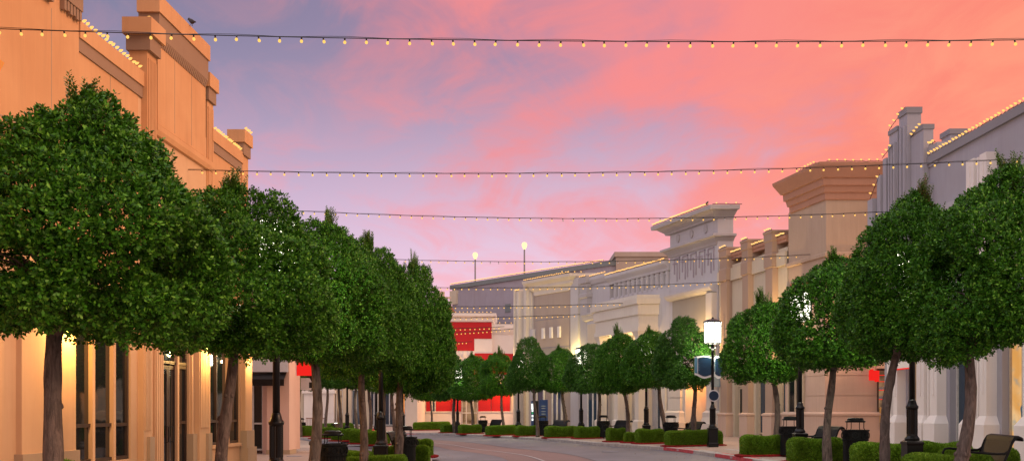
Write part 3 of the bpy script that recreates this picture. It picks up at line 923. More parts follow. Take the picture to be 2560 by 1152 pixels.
# fluted piers
def pier(s0, s1, o, top, flutes, capo, back=-.3):
    def body(m):
        m.box(LA, s0, s1, back, o, 4.3, top - .55)
        w = (s1 - s0 - .06) / max(flutes, 1)
        for i in range(flutes):
            m.box(LA, s0 + .03 + i * w + .015, s0 + .03 + (i + 1) * w - .015, o, o + .03, 4.4, top - .72)
    p = part('pier', 'peach', bA, body)
    part('pier_neck', 'peach_band', p, lambda m: m.box(LA, s0 - .06, s1 + .06, back - .05, o + capo * .55, top - .552, top - .18))
    part('pier_cap', 'peach', p, lambda m: m.box(LA, s0 - capo, s1 + capo, back - .1, o + capo, top - .181, top + .22))
pier(24.5, 25.05, .15, 10.88, 6, .17)
pier(28.95, 29.45, .03, 11.05, 4, .13)
pier(32.05, 32.65, .05, 10.27, 0, .12)
def lowpier(a, b_, o, fl=5, z1=4.6):
    def body(m):
        m.box(LA, a, b_, -.1, o, ZL, z1)
        for i in range(fl):
            w = (b_ - a - .06) / fl
            m.box(LA, a + .03 + i * w + .015, a + .03 + (i + 1) * w - .015, o, o + .03, 1.0, z1 - .2)
    p = part('pilaster', 'peach_light', bA, body)
    part('plinth', 'taupe', p, lambda m: m.box(LA, b_ - .27, b_ + .03, -.05, o + .08, ZL, .84))
lowpier(24.3, 24.75, .15)
part('pilaster', 'peach_light', bA, lambda m: (m.box(LA, 25.2, 25.75, -.1, .05, ZL, 4.6), [m.box(LA, 25.24 + i * .12, 25.32 + i * .12, .05, .08, -.1, 4.4) for i in range(4)]))
lowpier(27.7, 27.85, .06, 0); lowpier(27.88, 28.65, .20, 6)
e = part('pilaster', 'peach_light', bA, lambda m: m.box(LA, 32.05, SE + .05, -6, .15, ZL, 4.6))
part('plinth', 'taupe', e, lambda m: m.box(LA, 32.0, SE + .1, -6, .21, .3, .84))
part('plinth', 'taupe', e, lambda m: m.box(LA, 31.95, SE + .16, -6, .27, ZL, .299))
p_ = part('pilaster', 'peach_light', bA, lambda m: m.box(LA, 18.9, 21.0, -.1, .11, ZL, 5.0))
part('plinth', 'taupe', p_, lambda m: m.box(LA, 18.83, 21.06, -.05, .17, ZL, .66))
for w in (op1, op2):
    part('window_sill', 'peach_light', bA, lambda m: m.box(LA, w[0] + .02, w[1] - .02, -.1, .07, w[2] - .09, w[2] + .005))
window(bA, LA, op1[0] + .02, op1[1] - .02, .34, 4.28, -.13, (), (1.16,), fw=.08)
window(bA, LA, op2[0] + .02, op2[1] - .02, .46, 4.28, -.13, (29.95,), (1.16,), fw=.08)
for a, b_, z in ((21.98, 22.10, .34), (23.0, 23.12, .34), (30.86, 30.98, .46)):
    part('window_post', 'peach_light', bA, lambda m: m.box(LA, a, b_, -.11, .0, z, 4.28))
window(bA, LA, opd[0] + .02, opd[1] - .02, 2.72, 4.28, -.15, (f(448),), (), fw=.08)
window(bA, LA, f(451), opd[1] - .02, -.2, 2.70, -.15, (), (1.16,), fw=.08, name='side_light')
door(bA, LA, opd[0] + .04, f(448), -.2, 2.68, -.15, 'bronze')
part('door_post', 'peach_light', bA, lambda m: m.box(LA, f(446), f(450), -.13, -.02, -.2, 4.28))
part('control_joint', 'taupe', bA, lambda m: ([m.box(LA, a, a + .025, .0, .054, 4.7, 9.6) for a in (18.2, 20.1)], m.box(LA, 15, 21.2, .0, .056, 6.9, 6.925)))
part('control_joint', 'taupe', bA, lambda m: [m.box(LA, a, a + .02, .0, .046, 8.85, 10.98) for a in (26.5, 27.7)])
part('control_joint', 'taupe', bA, lambda m: m.box(LA, 22.8, 22.82, .0, .016, 4.7, 9.15))
part('roof', 'roofdeck', bA, lambda m: m.box(LA, 21.3, 32.6, -13.9, -.46, 9.4, 9.45))
# roof lights
roof_lights('amber bulbs along the low parapet above the biggest tree', [(LA(21.4, .0, 9.81), LA(24.4, .0, 9.81), 17)], -.1, 1)
roof_lights('amber bulbs along the far low parapet of the peach building', [(LA(29.5, .0, 9.79), LA(32.0, .0, 9.79), 15), (LA(32.05, .1, 10.5), LA(32.7, .1, 10.5), 4)], -.1, 1)
roof_lights('three amber bulbs on top of the fluted peach pier', [(LA(24.5, .1, 11.11), LA(25.1, .1, 11.11), 3)], -.1, 1)
roof_lights('two amber bulbs on the corner of the raised peach panel', [(LA(25.2, .1, 12.03), LA(25.5, .1, 12.03), 2)], -.1, 1)
wall_lamp('wall lamp glowing on the peach pier behind the thickest trunk', LA, 20.6, .55, 3.3, 240, (1, .55, .14), False)
wall_lamp('wall lamp on the fluted pilaster beside the glass shop doors', LA, 28.3, .6, 3.2, 120, (1, .58, .16), False)
wall_lamp('wall lamp on the end pilaster of the peach building', LA, 32.4, .5, 3.2, 75, (1, .6, .2), False)
# star shaped sign whose tip shows at the edge
st = thing('star_sign', 'red and orange star shaped sign on the peach wall', 'sign', LA(17.47, .22, 7.5))
for nm, R0, o0, o1, mt in (('face', .72, .30, .36, 'sign_orange'), ('border', .80, .24, .30, 'redsign')):
    s_ = MB(); pts = [((R0 if i % 2 == 0 else R0 * .42) * math.cos(math.pi / 2 + i * math.pi / 5), (R0 if i % 2 == 0 else R0 * .42) * math.sin(math.pi / 2 + i * math.pi / 5)) for i in range(10)]
    s_.rings([[LA(17.47 + a * .6, o, 7.5 + b_) for a, b_ in pts] for o in (o0, o1)]); s_.build(nm, mt, st)

# pink corner shop past the gap, its awning and signs
LP = Facade(-8.97 - .05 * 40, .05, 1)
bP = building('pink stucco corner shop with dark awning beyond the peach building', -9.6, 40)
part('wall', 'pinkwall', bP, lambda m: (m.box(W, -9.85, -8.95, 40, 41.2, ZL, 6.2), m.box(W, -10.15, -9.86, 40.5, 41.2, ZL, 6.2), m.box(W, -22, -9.9, 41.2, 46.5, ZL, 6.2), m.box(W, -22, -10.16, 40.4, 41.21, 3.4, 6.2),
                                       m.box(W, -9.86, -8.96, 39.99, 40, 3.05, 3.09)))
part('parapet', 'white', bP, lambda m: m.levels(W, -22, -8.88, 39.9, 46.6, [(0, 6.2), (.0, 6.36), (.08, 6.37), (.08, 6.6)]))
part('plinth', 'taupe', bP, lambda m: m.box(W, -9.87, -8.92, 39.96, 41.2, ZL, -.1))
FP = Front(40.9)
window(bP, FP, -11.6, -10.17, -.15, 3.4, .05, (-10.6,), (.95,), 'frame_white', 'glass')
aw = MB()
aw.rings([[(x, 40.5, 3.35), (x, 39.5, 2.72), (x, 39.5, 2.46), (x, 39.53, 2.46), (x, 39.53, 2.70), (x, 40.5, 3.30)] for x in (-10.5, -9.05)])
tag(aw.build('awning', 'black'), 'sloped black fabric awning under the grey sign board', 'awning')
sg = MB(); sg.box(W, -10.55, -8.96, 39.80, 39.88, 3.02, 3.72)
tag(sg.build('sign_board', 'greysign'), 'blank grey sign board above the black awning', 'sign')
rs_ = thing('blade_sign', 'bright red square projecting sign with white edge', 'sign', (-8.7, 41.5, 3.2))
boxes('face', 'redlit', rs_, W, [(-8.98, -8.30, 41.5, 41.62, 2.93, 3.62)])
boxes('edge', 'whitesign', rs_, W, [(-9.03, -8.981, 41.49, 41.63, 2.95, 3.60)])
br_ = MB()
br_.tube([(-9.2, 42.0, 4.1), (-8.35, 41.75, 2.75)], .075, 6); br_.tube([(-9.1, 42.0, 3.3), (-8.5, 41.9, 2.9)], .05, 6)
br_.box(W, -8.5, -8.24, 41.68, 41.80, 2.42, 2.66); br_.tube([(-9.2, 42.0, 3.9), (-9.0, 42.0, 3.5), (-9.2, 42.0, 3.1)], .05, 6); br_.tube([(-8.36, 41.74, 2.8), (-8.3, 41.74, 2.6)], .08, 6)
tag(br_.build('sign_bracket', 'black'), 'black lattice bracket holding up the red sign', 'bracket')
ws = MB(); ws.hexa([(-9.0, 42.4, 2.35), (-8.32, 42.4, 2.33), (-8.32, 42.48, 2.33), (-9.0, 42.48, 2.35), (-9.0, 42.4, 2.86), (-8.5, 42.4, 2.86), (-8.5, 42.48, 2.86), (-9.0, 42.48, 2.86)])
ws.box(W, -8.5, -8.31, 42.401, 42.479, 2.5, 2.82)
tag(ws.build('banner_sign', 'greysign'), 'pale grey banner sign hanging below the red square sign', 'sign')

# ================================================================== RIGHT 1: grey deco shop
RA = Facade(15.7, -.0346, -1); f = RA.d
ZR = -.1
b1_ = building('tall grey stucco shop with ribbed pylon and bulb lined parapet', 14.5, 31)
wins = [(28.35, 29.8, 'window_warm', 'frame_cream'), (31.6, 33.1, 'glass_blue', 'frame_white'), (35.2, 36.35, 'window_cafe', 'frame_cream'), (25.2, 26.7, 'glass_blue', 'frame_white')]
def r1wall(m):
    m.box(RA, 16, 38.4, -14, -.5, ZR, 10.0)
    prev = 16
    for w in sorted(wins):
        m.box(RA, prev, w[0], -.5, 0, ZR, 4.0); prev = w[1]
    m.box(RA, prev, 38.4, -.5, 0, ZR, 4.0)
    m.box(RA, 16, 38.4, -.5, .001, 4.0, 10.0)
part('wall', 'greywall', b1_, r1wall)
part('parapet', 'greycap', b1_, lambda m: m.box(RA, 16, 35.3, -.6, .10, 10.0, 10.28))
for a, b_, z0, z1 in ((16.2, 22.9, 7.9, 8.55), (23.0, 28.6, 5.2, 7.85), (23.0, 28.6, 7.9, 8.55), (28.64, 30.9, 5.2, 7.85), (28.64, 30.9, 7.9, 8.55), (32.4, 34.2, 5.2, 7.85), (32.4, 34.2, 7.9, 8.4)):
    part('wall_panel', 'greylight', b1_, lambda m: m.box(RA, a, b_, -.1, .035, z0, z1))
for (a, b_, pane, frm) in wins:
    window(b1_, RA, a, b_, .02, 3.98, -.3, ((a + b_) / 2,), (), frm, pane, .07)
def cluster(s0, s1, top, name='pilaster'):
    w = (s1 - s0)
    def go(m):
        for a, b_ in ((s0, s0 + w * .33), (s1 - w * .38, s1)):
            m.box(RA, a, b_, -.1, .32, 1.0, top)
            m.levels(RA, a, b_, 0, .32, [(.16, ZR), (.16, 1.05), (.0, 1.32)])
            m.box(RA, a + (b_ - a) * .40, a + (b_ - a) * .56, .32, .35, 2.0, top - .2)
        m.box(RA, s0 + w * .33 - .01, s1 - w * .38 + .01, -.1, .20, ZR, top - .02)
        m.levels(RA, s0 + w * .33, s1 - w * .38, 0, .2, [(.10, ZR), (.10, 1.03), (.0, 1.28)])
        m.box(RA, s0 + w * .45, s0 + w * .52, .19, .28, ZR, top - .02)
    part(name, 'deco', b1_, go)
cluster(36.5, 37.4, 4.4); cluster(33.35, 34.9, 4.6); cluster(30.1, 31.35, 9.3); cluster(26.9, 28.1, 4.6)
part('pilaster', 'greywall', b1_, lambda m: m.box(RA, 34.3, 35.0, -.1, .3, 4.4, 9.3))
def pyl(m):
    m.box(RA, 35.62, 36.3, -.17, .33, 4.2, 12.1)
    m.box(RA, 36.36, 37.1, -.3, .36, 4.2, 11.7); m.box(RA, 36.3, 36.36, -.3, .2, 4.2, 11.5)
    m.box(RA, 37.16, 37.45, -.3, .46, 4.2, 10.9); m.box(RA, 37.1, 37.16, -.3, .25, 4.2, 10.8)
    m.box(RA, 37.52, 37.85, -.3, .52, 4.2, 10.35); m.box(RA, 37.45, 37.52, -.3, .3, 4.2, 10.2)
    m.box(RA, 37.95, 38.4, -.4, .66, 4.2, 9.55); m.box(RA, 37.85, 37.95, -.3, .4, 4.2, 9.4)
    for a in (36.45, 36.68, 36.9): m.box(RA, a, a + .1, .36, .45, 4.3, 11.3)
    for a in (35.7, 36.02): m.box(RA, a, a + .12, .33, .39, 4.3, 11.7)
part('pylon', 'greywall', b1_, pyl)
part('pylon_block', 'greywall', b1_, lambda m: m.box(RA, 34.6, 35.61, -.14, .20, 8.2, 11.25))
part('pylon_cap', 'greycap', b1_, lambda m: m.box(RA, 35.58, 36.33, -.2, .37, 12.1, 12.32))
part('pylon_cap', 'greycap', b1_, lambda m: m.box(RA, 36.34, 37.12, -.33, .40, 11.7, 11.86))
part('pylon_cap', 'greycap', b1_, lambda m: m.box(RA, 34.57, 35.6, -.17, .23, 11.25, 11.42))
ch = part('chimney', 'greywall', b1_, lambda m: m.box(RA, 37.6, 38.3, -2.75, -2.15, 10.0, 11.9))
part('chimney_cap', 'greycap', ch, lambda m: m.box(RA, 37.55, 38.35, -2.8, -2.1, 11.9, 12.1))
part('step_block', 'greywall', b1_, lambda m: m.box(RA, 33.9, 34.6, -.9, .05, 9.9, 10.62))
part('roof', 'roofdeck', b1_, lambda m: m.box(RA, 16, 38.3, -13.9, -.61, 10.0, 10.04))
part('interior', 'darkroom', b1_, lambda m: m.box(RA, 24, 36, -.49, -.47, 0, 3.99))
roof_lights('long row of amber bulbs climbing the grey parapet', [(RA(22.5, .06, 10.30), RA(35.0, .06, 10.30), 56)], math.pi + .1, 2)
roof_lights('amber bulbs scattered over the grey ribbed pylon', [(RA(35.5, .24, 11.2), RA(34.7, .2, 11.45), 4), (RA(35.7, .36, 12.35), RA(37.1, .36, 11.9), 4), (RA(36.5, .47, 11.2), RA(37.4, .5, 10.95), 3), (RA(37.6, .5, 10.4), RA(38.3, .6, 9.6), 3), (RA(34.5, .06, 10.64), RA(34.0, .06, 10.64), 3)], math.pi, 2)
sh = thing('fascia_sign', 'white red rimmed fascia sign on the grey pilasters', 'sign', RA(35.8, .4, 3.1))
boxes('face', 'whitesign', sh, RA, [(35.15, 36.4, .36, .44, 3.0, 3.34)])
boxes('rim', 'redlit', sh, RA, [(35.12, 36.43, .355, .45, 2.96, 2.999)])
mn = thing('mannequin', 'dressed shop mannequin in teal shirt inside the warm lit window', 'mannequin', RA(28.85, -.2, .9))
def body(prof, nm, mt):
    m_ = MB(); m_.rings([[RA(28.85 + r * math.cos(2 * math.pi * i / 14), -.18 + .35 * r * math.sin(2 * math.pi * i / 14), z) for i in range(14)] for r, z in prof]); m_.build(nm, mt, mn, True)
body([(.04, 1.72), (.09, 1.78), (.105, 1.88), (.09, 1.98), (.02, 2.02)], 'head', 'frame_cream')
body([(.20, 1.0), (.19, 1.2), (.21, 1.4), (.24, 1.55), (.18, 1.64), (.06, 1.68), (.05, 1.74)], 'shirt', 'tealsign')
body([(.13, .15), (.17, .6), (.20, .95), (.19, 1.02)], 'trousers', 'greycloth')
# ================================================================== RIGHT 2: cornice tower
RB = Facade(23.39, -.221, -1); f = RB.d
b2_ = building('beige corner tower with wide stepped cornice above the street', 15, 44, 'corner_tower')
def r2(m):
    m.box(RB, 43.62, 46.9, -7, -.03, 0, 10.8)
    z = 7.15
    for a, b_ in ((7.2, 8.2), (8.34, 10.75)): m.box(RB, 43.6, 46.9, -7, 0, a, b_)
part('wall', 'tower', b2_, r2)
part('ledge', 'tower', b2_, lambda m: m.levels(RB, 43.6, 46.9, -7, 0, [(.0, 8.18), (.09, 8.22), (.09, 8.36), (.0, 8.42)]))
part('cornice', 'towerband', b2_, lambda m: m.levels(RB, 43.6, 46.6, -7, 0, [(.0, 10.68), (.07, 10.70), (.08, 10.98), (.14, 11.0), (.19, 11.26), (.26, 11.28), (.28, 11.58), (.35, 11.60), (.60, 12.08), (.62, 12.20), (.60, 12.21)]))
def r2base(m):
    rows = [(1.42, 2.10), (2.14, 2.98), (3.02, 4.6), (4.64, 7.16)]
    for i, (a, b_) in enumerate(rows): m.box(RB, 43.5, 47.0, -2.2, .10, a, b_)
    m.box(RB, 43.52, 46.98, -2.18, .08, 0, 7.1)
part('rusticated_base', 'towerbase', b2_, r2base)
part('plinth', 'towerbase', b2_, lambda m: m.levels(RB, 43.5, 47.0, -2.2, .10, [(.12, ZR), (.12, 1.24), (.16, 1.26), (.16, 1.34), (.06, 1.42)]))
window(b2_, RB, 45.2, 46.6, .05, 3.4, .11, (45.9,), (), 'frame_cream', 'glass', .07)
part('roof', 'roofdeck', b2_, lambda m: m.box(RB, 43.7, 46.8, -6.9, -.1, 12.0, 12.06))
# clothing shop window between tower and grey shop
FS = Front(43.45)
b2b = building('narrow shop with red lit shelves between the tower and the ribbed grey shop', 16.9, 44)
part('wall', 'towerbase', b2b, lambda m: (m.box(W, 15.88, 22, 44.6, 50, ZR, 7.1), m.box(W, 15.88, 22, 43.3, 44.6, 3.3, 7.1), m.box(W, 17.4, 22, 43.3, 44.6, ZR, 3.3)))
window(b2b, FS, 15.95, 17.4, .05, 3.28, -.1, (16.62,), (), 'bronze', 'window_cafe', .06)
shf = thing('display_shelves', 'red lit shelves with folded clothes inside the shop front', 'shelves', (16.5, 43.3, 0))
boxes('shelf', 'redlit', shf, W, [(16.0, 17.3, 43.36, 43.42, z, z + .03) for z in (1.95, 2.35, 2.72, 3.0)])
boxes('folded_clothes', 'greycloth', shf, W, [(16.0 + k_ * .2, 16.16 + k_ * .2, 43.36, 43.41, z + .03, z + .03 + .12 + .04 * ((k_ * 7) % 3)) for z in (1.95, 2.35) for k_ in range(6)])
garm = MB()
for i in range(7):
    x = 16.02 + i * .1
    garm.rings([[(x, 43.36, 1.6), (x + .08, 43.36, 1.62), (x + .08, 43.42, 1.62), (x, 43.42, 1.6)], [(x - .01, 43.35, .75 + .1 * (i % 3)), (x + .10, 43.35, .72 + .1 * (i % 2)), (x + .1, 43.42, .72), (x, 43.42, .75)]])
tag(garm.build('hanging_clothes', 'goldpanel'), 'rack of tan clothes hanging behind the narrow shop window', 'clothes')
# signs on the tower
tg = thing('box_sign', 'red box sign mounted high on the beige tower wall', 'sign', RB(45.5, .1, 6.5))
boxes('face', 'redsign', tg, RB, [(44.75, 45.9, .16, .42, 6.72, 7.28)])
r_ = MB(); r_.box(W, 15.5, 15.85, 42.95, 43.25, 2.78, 3.2); r_.box(W, 15.53, 15.6, 42.95, 43.24, 3.2, 3.26); r_.box(W, 15.74, 15.82, 42.95, 43.24, 2.72, 2.78)
tag(r_.build('blade_sign', 'redlit'), 'small glowing red sign at the tower corner', 'sign')
roof_lights('amber bulbs along the front of the tower cornice', [((13.6, 43.05, 12.24), (17.4, 43.05, 12.24), 11), (RB(44.8, .58, 12.23), RB(43.3, .58, 12.23), 6)], math.pi, 2)
wall_lamp('lamp washing the tower wall below the red box sign', RB, 46.5, .6, 5.2, 420, (1, .68, .28))
wall_lamp('lamp hidden behind leaves on the front of the tower', Front(43.4), 15.3, .7, 5.0, 420, (1, .55, .28))
# ================================================================== RIGHT 3: cream pier wall
b3 = building('cream shop wall with three brown stepped piers left of the tower', 12.5, 50)
def r3(m):
    m.box(RB, 47.0, 54.5, -8, -.4, ZR, 9.9)
    op = [(47.2, 47.85), (48.9, 50.2), (51.4, 52.6)]
    prev = 47.0
    for a, b_ in op: m.box(RB, prev, a, -.4, 0, ZR, 3.6); prev = b_
    m.box(RB, prev, 54.5, -.4, 0, ZR, 3.6); m.box(RB, 47.0, 54.5, -.4, .001, 3.6, 9.2)
part('wall', 'cream', b3, r3)
part('frieze', 'cream', b3, lambda m: m.box(RB, 47.0, 54.5, -.5, .12, 8.35, 9.0))
part('parapet', 'towerband', b3, lambda m: (m.box(RB, 47.0, 54.0, -.6, .06, 9.45, 9.62), m.box(RB, 47.0, 54.0, -.6, .10, 9.62, 9.76)))
for a, b_ in ((47.9, 48.6), (50.45, 51.1), (52.9, 53.7)):
    p = part('pier', 'brownpier', b3, lambda m: (m.box(RB, a, b_, -.5, .28, ZR, 9.6), m.box(RB, a + .5 * (b_ - a) - .05, a + .5 * (b_ - a) + .05, .28, .30, 4.0, 6.6)))
    part('pier_cap', 'brownpier', p, lambda m: m.levels(RB, a, b_, -.6, .28, [(.0, 8.35), (.06, 8.40), (.06, 9.0), (.02, 9.06), (.02, 9.62), (.06, 9.66), (.06, 10.02), (.09, 10.03), (.09, 10.14)]))
    part('plinth', 'towerbase', p, lambda m: m.levels(RB, a, b_, -.4, .28, [(.10, ZR), (.10, 1.2), (.14, 1.22), (.14, 1.3), (.03, 1.36)]))
window(b3, RB, 47.2, 47.85, .3, 3.58, -.25, (), (), 'frame_cream', 'glass_blue', .07)
window(b3, RB, 48.9, 50.2, .3, 3.58, -.25, (49.5,), (), 'frame_cream', 'glass_blue', .07)
door(b3, RB, 51.45, 52.55, .05, 2.7, -.25, 'frame_cream', 'glass', 1)
window(b3, RB, 51.4, 52.6, 2.72, 3.58, -.25, (), (), 'frame_cream', 'glass', .07)
part('roof', 'roofdeck', b3, lambda m: m.box(RB, 47, 54.5, -7.9, -.61, 9.9, 9.94))
roof_lights('stepped rows of amber bulbs over the cream pier wall', [(RB(47.0, .1, 9.79), RB(47.85, .1, 9.79), 6), (RB(47.9, .3, 10.17), RB(48.6, .3, 10.17), 4), (RB(48.7, .1, 9.79), RB(50.4, .1, 9.79), 9), (RB(50.45, .3, 10.17), RB(51.1, .3, 10.17), 4), (RB(51.2, .1, 9.79), RB(52.8, .1, 9.79), 9), (RB(52.9, .3, 10.17), RB(53.7, .3, 10.17), 4)], math.pi, 3)
# ================================================================== RIGHT 4: ornate tall front
RC = Facade(30.16, -.3455, -1); f = RC.d
b4 = building('tall ornate grey front with heavy double cornice and key pattern frieze', 10.8, 57)
def r4(m):
    m.box(RC, 54.62, 59.8, -.85, 0, 3.9, 12.0); m.box(RC, 55.0, 59.8, -3, -.8, 3.9, 10.0)
    m.box(RC, 58.2, 59.8, -3, .02, ZR, 3.9); m.box(RC, 54.62, 55.7, -3, .02, ZR, 3.9); m.box(RC, 55.7, 58.2, -3, -1.2, ZR, 3.9)
part('wall', 'ornate', b4, r4)
part('cornice', 'ornatedark', b4, lambda m: m.levels(RC, 54.75, 59.9, -.86, .0, [(.0, 11.95), (.16, 11.98), (.20, 12.10), (.46, 12.32), (.50, 12.36), (.74, 12.40), (.76, 12.62), (.70, 12.63)], 0))
part('cornice', 'ornatedark', b4, lambda m: m.levels(RC, 54.75, 59.8, -.87, .0, [(.0, 10.55), (.06, 10.6), (.10, 10.72), (.28, 10.95), (.42, 11.0), (.42, 11.12), (.10, 11.2), (.0, 11.24)], 0))
def medal(m):
    pts = [(.17 * math.cos(q), .24 * math.sin(q)) for q in np.linspace(0, 2 * math.pi, 16, endpoint=False)]
    m.rings([[RC(a + u, o, 11.62 + v) for u, v in pts] for o in (0, .07)])
for a in (55.8, 57.3, 58.8): part('medallion', 'ornatedark', b4, medal)
def keys(m):
    z0, z1 = 9.1, 10.5; n = 5; w = 4.6 / n; t_ = .06
    for i in range(n):
        a = 54.95 + i * w
        for bx in ((a, a + t_, z0 + .1, z1), (a, a + w * .62, z1 - t_, z1 - .001), (a + w * .62, a + w * .62 + t_, z0 + .45, z1 - t_), (a + w * .30, a + w * .30 + t_, z0, z1 - .35), (a + w * .30, a + w * .85, z1 - .35, z1 - .35 + t_)):
            m.box(RC, bx[0], bx[1], -.02, .06, bx[2], bx[3])
part('key_pattern', 'cinema', b4, keys)  # shading lines of the relief put into the colour, darker than the wall
part('hood', 'ornate', b4, lambda m: m.profile(RC, 54.7, 59.75, [(-.1, 7.98), (.16, 8.0), (.34, 8.12), (.42, 8.26), (.42, 8.40), (-.1, 8.44)]))
part('sign_panel', 'signtan', b4, lambda m: m.box(RC, 55.4, 59.5, -.1, .02, 5.0, 7.96))
part('pilaster', 'warmwhite', b4, lambda m: m.box(RC, 54.7, 55.3, -.1, .30, 3.9, 7.96))
for a, b_ in ((58.3, 59.75), (54.65, 55.5)):
    def rust(m):
        for z0, z1 in ((1.5, 2.2), (2.24, 2.95), (2.99, 3.9)): m.box(RC, a, b_, -.2, .16, z0, z1)
        m.levels(RC, a, b_, -.1, .16, [(.25, ZR), (.25, .75), (.22, .8), (.14, 1.1), (.14, 1.35), (.02, 1.48)])
    part('rusticated_base', 'warmwhite', b4, rust)
window(b4, RC, 56.0, 57.7, .05, 3.4, -1.15, (56.8,), (), 'frame_cream', 'window_warm', .08)
part('recess_side', 'warmwhite', b4, lambda m: m.box(RC, 58.05, 58.2, -1.2, .0, ZR, 3.9))
part('roof', 'roofdeck', b4, lambda m: m.box(RC, 55.1, 59.6, -2.9, -.9, 10.0, 10.05))
roof_lights('close set amber bulbs along the sloping line of the ornate cornice', [(RC(54.2, .74, 12.66), RC(60.4, .74, 12.66), 46), (RC(54.05, .6, 12.66), RC(54.05, -1.0, 12.66), 3)], math.pi, 3)
wall_lamp('uplight glowing between the ornate front and the cream wall', RC, 55.0, .6, 5.1, 480, (1, .62, .2))
wall_lamp('uplight beside the curved hood end of the ornate front', RC, 56.0, .8, 5.6, 40, (1, .66, .3))
wall_lamp('orange lamp under the recessed doorway of the ornate front', RC, 57.2, -.3, 3.3, 150, (1, .30, .04), False)
bsg = thing('blade_sign', 'slate blue blade sign beside the glowing recess', 'sign', (10.3, 54.2, 2.9))
boxes('face', 'slatesign', bsg, W, [(10.75, 11.6, 53.9, 54.0, 2.75, 3.35)])
# ================================================================== RIGHT 5: porch building
RD = Facade(33.84, -.407, -1); f = RD.d
b5 = building('grey shop with slatted upper gallery and projecting lit porch', 8, 63)
def r5(m):
    m.box(RD, 59.85, 66.9, -5, -.35, ZR, 9.0)
    op = [(60.6, 61.6), (62.6, 64.0), (65.0, 65.9)]; prev = 59.85
    for a, b_ in op: m.box(RD, prev, a, -.35, 0, ZR, 3.4); prev = b_
    m.box(RD, prev, 66.9, -.35, 0, ZR, 3.4); m.box(RD, 59.85, 66.9, -.35, .001, 3.4, 9.0)
    m.box(RD, 59.85, 66.9, -5, -.9, 9.0, 10.0)
part('wall', 'ornate', b5, r5)
def gallery(m):
    n = 12
    for i in range(n):
        a = 60.0 + 6.7 * i / n
        m.box(RD, a, a + .24, -.5, .02, 9.0, 9.9); m.box(RD, a + .04, a + .14, -.05, .09, 8.92, 9.86)
    for z in (9.72,): m.box(RD, 59.9, 66.9, -.45, -.06, z, z + .1)
part('gallery_posts', 'ornate', b5, gallery)
part('cornice', 'ornate', b5, lambda m: m.profile(RD, 59.85, 67.0, [(-.9, 9.9), (.08, 9.9), (.12, 10.05), (.30, 10.25), (.34, 10.32), (.34, 10.48), (-.9, 10.5)]))
def porch(m):
    m.box(RD, 61.0, 66.6, -.1, 1.3, 7.35, 7.95); m.box(RD, 61.1, 66.5, -.1, 1.2, 6.6, 7.36)
    m.box(RD, 60.95, 66.65, -.1, 1.38, 8.35, 8.55)
    m.levels(RD, 61.0, 66.6, -.1, 1.3, [(0, 7.95), (.12, 8.0), (.16, 8.34), (.0, 8.36)])
    m.box(RD, 61.05, 66.55, -.1, 1.26, 6.35, 6.61)
part('porch_entablature', 'warmwhite', b5, porch)
for a in (61.2, 63.7, 66.0):
    c_ = part('porch_column', 'warmwhite', b5, lambda m: (m.levels(RD, a, a + .45, .7, 1.15, [(.10, ZR), (.10, .8), (.0, .9), (.0, 5.6), (.06, 5.7), (.06, 5.8), (.0, 5.85), (.0, 6.0), (.14, 6.34)])))
window(b5, RD, 60.6, 61.6, .3, 3.38, -.25, (61.1,), (), 'frame_white', 'glass_blue', .08)
door(b5, RD, 62.7, 63.9, .05, 2.7, -.25, 'frame_cream', 'glass')
window(b5, RD, 62.6, 64.0, 2.72, 3.38, -.25, (), (), 'frame_cream', 'glass', .08)
window(b5, RD, 65.0, 65.9, .3, 3.38, -.25, (65.4,), (), 'frame_white', 'glass_blue', .08)
for a, b_ in ((59.9, 60.58), (61.62, 62.58), (64.02, 64.98), (65.92, 66.9)): part('plinth', 'warmwhite', b5, lambda m: m.box(RD, a, b_, -.1, .09, ZR, .5))
part('pilaster', 'warmwhite', b5, lambda m: [m.box(RD, a, b_, -.1, .22, .5, 5.8) for a, b_ in ((59.95, 60.5), (61.75, 62.45), (64.1, 64.9), (66.0, 66.8))])
part('roof', 'roofdeck', b5, lambda m: m.box(RD, 59.9, 66.8, -4.9, -.95, 10.0, 10.06))
roof_lights('amber bulbs along the gallery cornice of the porch building', [(RD(59.8, .3, 10.52), RD(67.0, .3, 10.52), 44)], math.pi, 3)
for lb, a, e_ in (('uplight at the near column of the lit porch', 61.0, 90), ('uplight at the middle column of the lit porch', 63.4, 90), ('uplight at the far column of the lit porch', 65.8, 90)):
    wall_lamp(lb, RD, a + .9, .55, 5.0, e_ * 2.6, (1, .66, .26))
# ================================================================== RIGHT 6: set back grey block
RE = Facade(36.75, -.45, -1)
b6 = building('plain pale grey block with bracketed ledge between porch and tan box', 5.8, 69)
part('wall', 'ornate', b6, lambda m: (m.box(RE, 67.05, 70.3, -6, 0, ZR, 10.2), m.box(RE, 67.05, 69.0, -.2, .5, ZR, 7.6)))
part('pier', 'ornatedark', b6, lambda m: m.levels(RE, 69.3, 70.2, -1, .35, [(.0, ZR), (.0, 9.3), (.08, 9.35), (.08, 9.6), (0, 9.65), (0, 10.3), (.1, 10.35), (.1, 10.75)]))
part('ledge', 'ornatedark', b6, lambda m: m.levels(RE, 67.05, 69.2, -.3, .5, [(.0, 7.6), (.12, 7.7), (.2, 8.0), (.25, 8.02), (.25, 8.2), (0, 8.22)]))
part('parapet', 'ornate', b6, lambda m: m.profile(RE, 67.05, 69.3, [(-1, 10.2), (.1, 10.2), (.25, 10.5), (.25, 10.7), (-1, 10.7)]))
part('sign_panel', 'cream', b6, lambda m: m.box(RE, 67.3, 68.9, .3, .53, 3.8, 7.4))
window(b6, RE, 67.4, 68.8, .2, 3.4, .51, (68.1,), (), 'frame_white', 'glass_blue', .09)
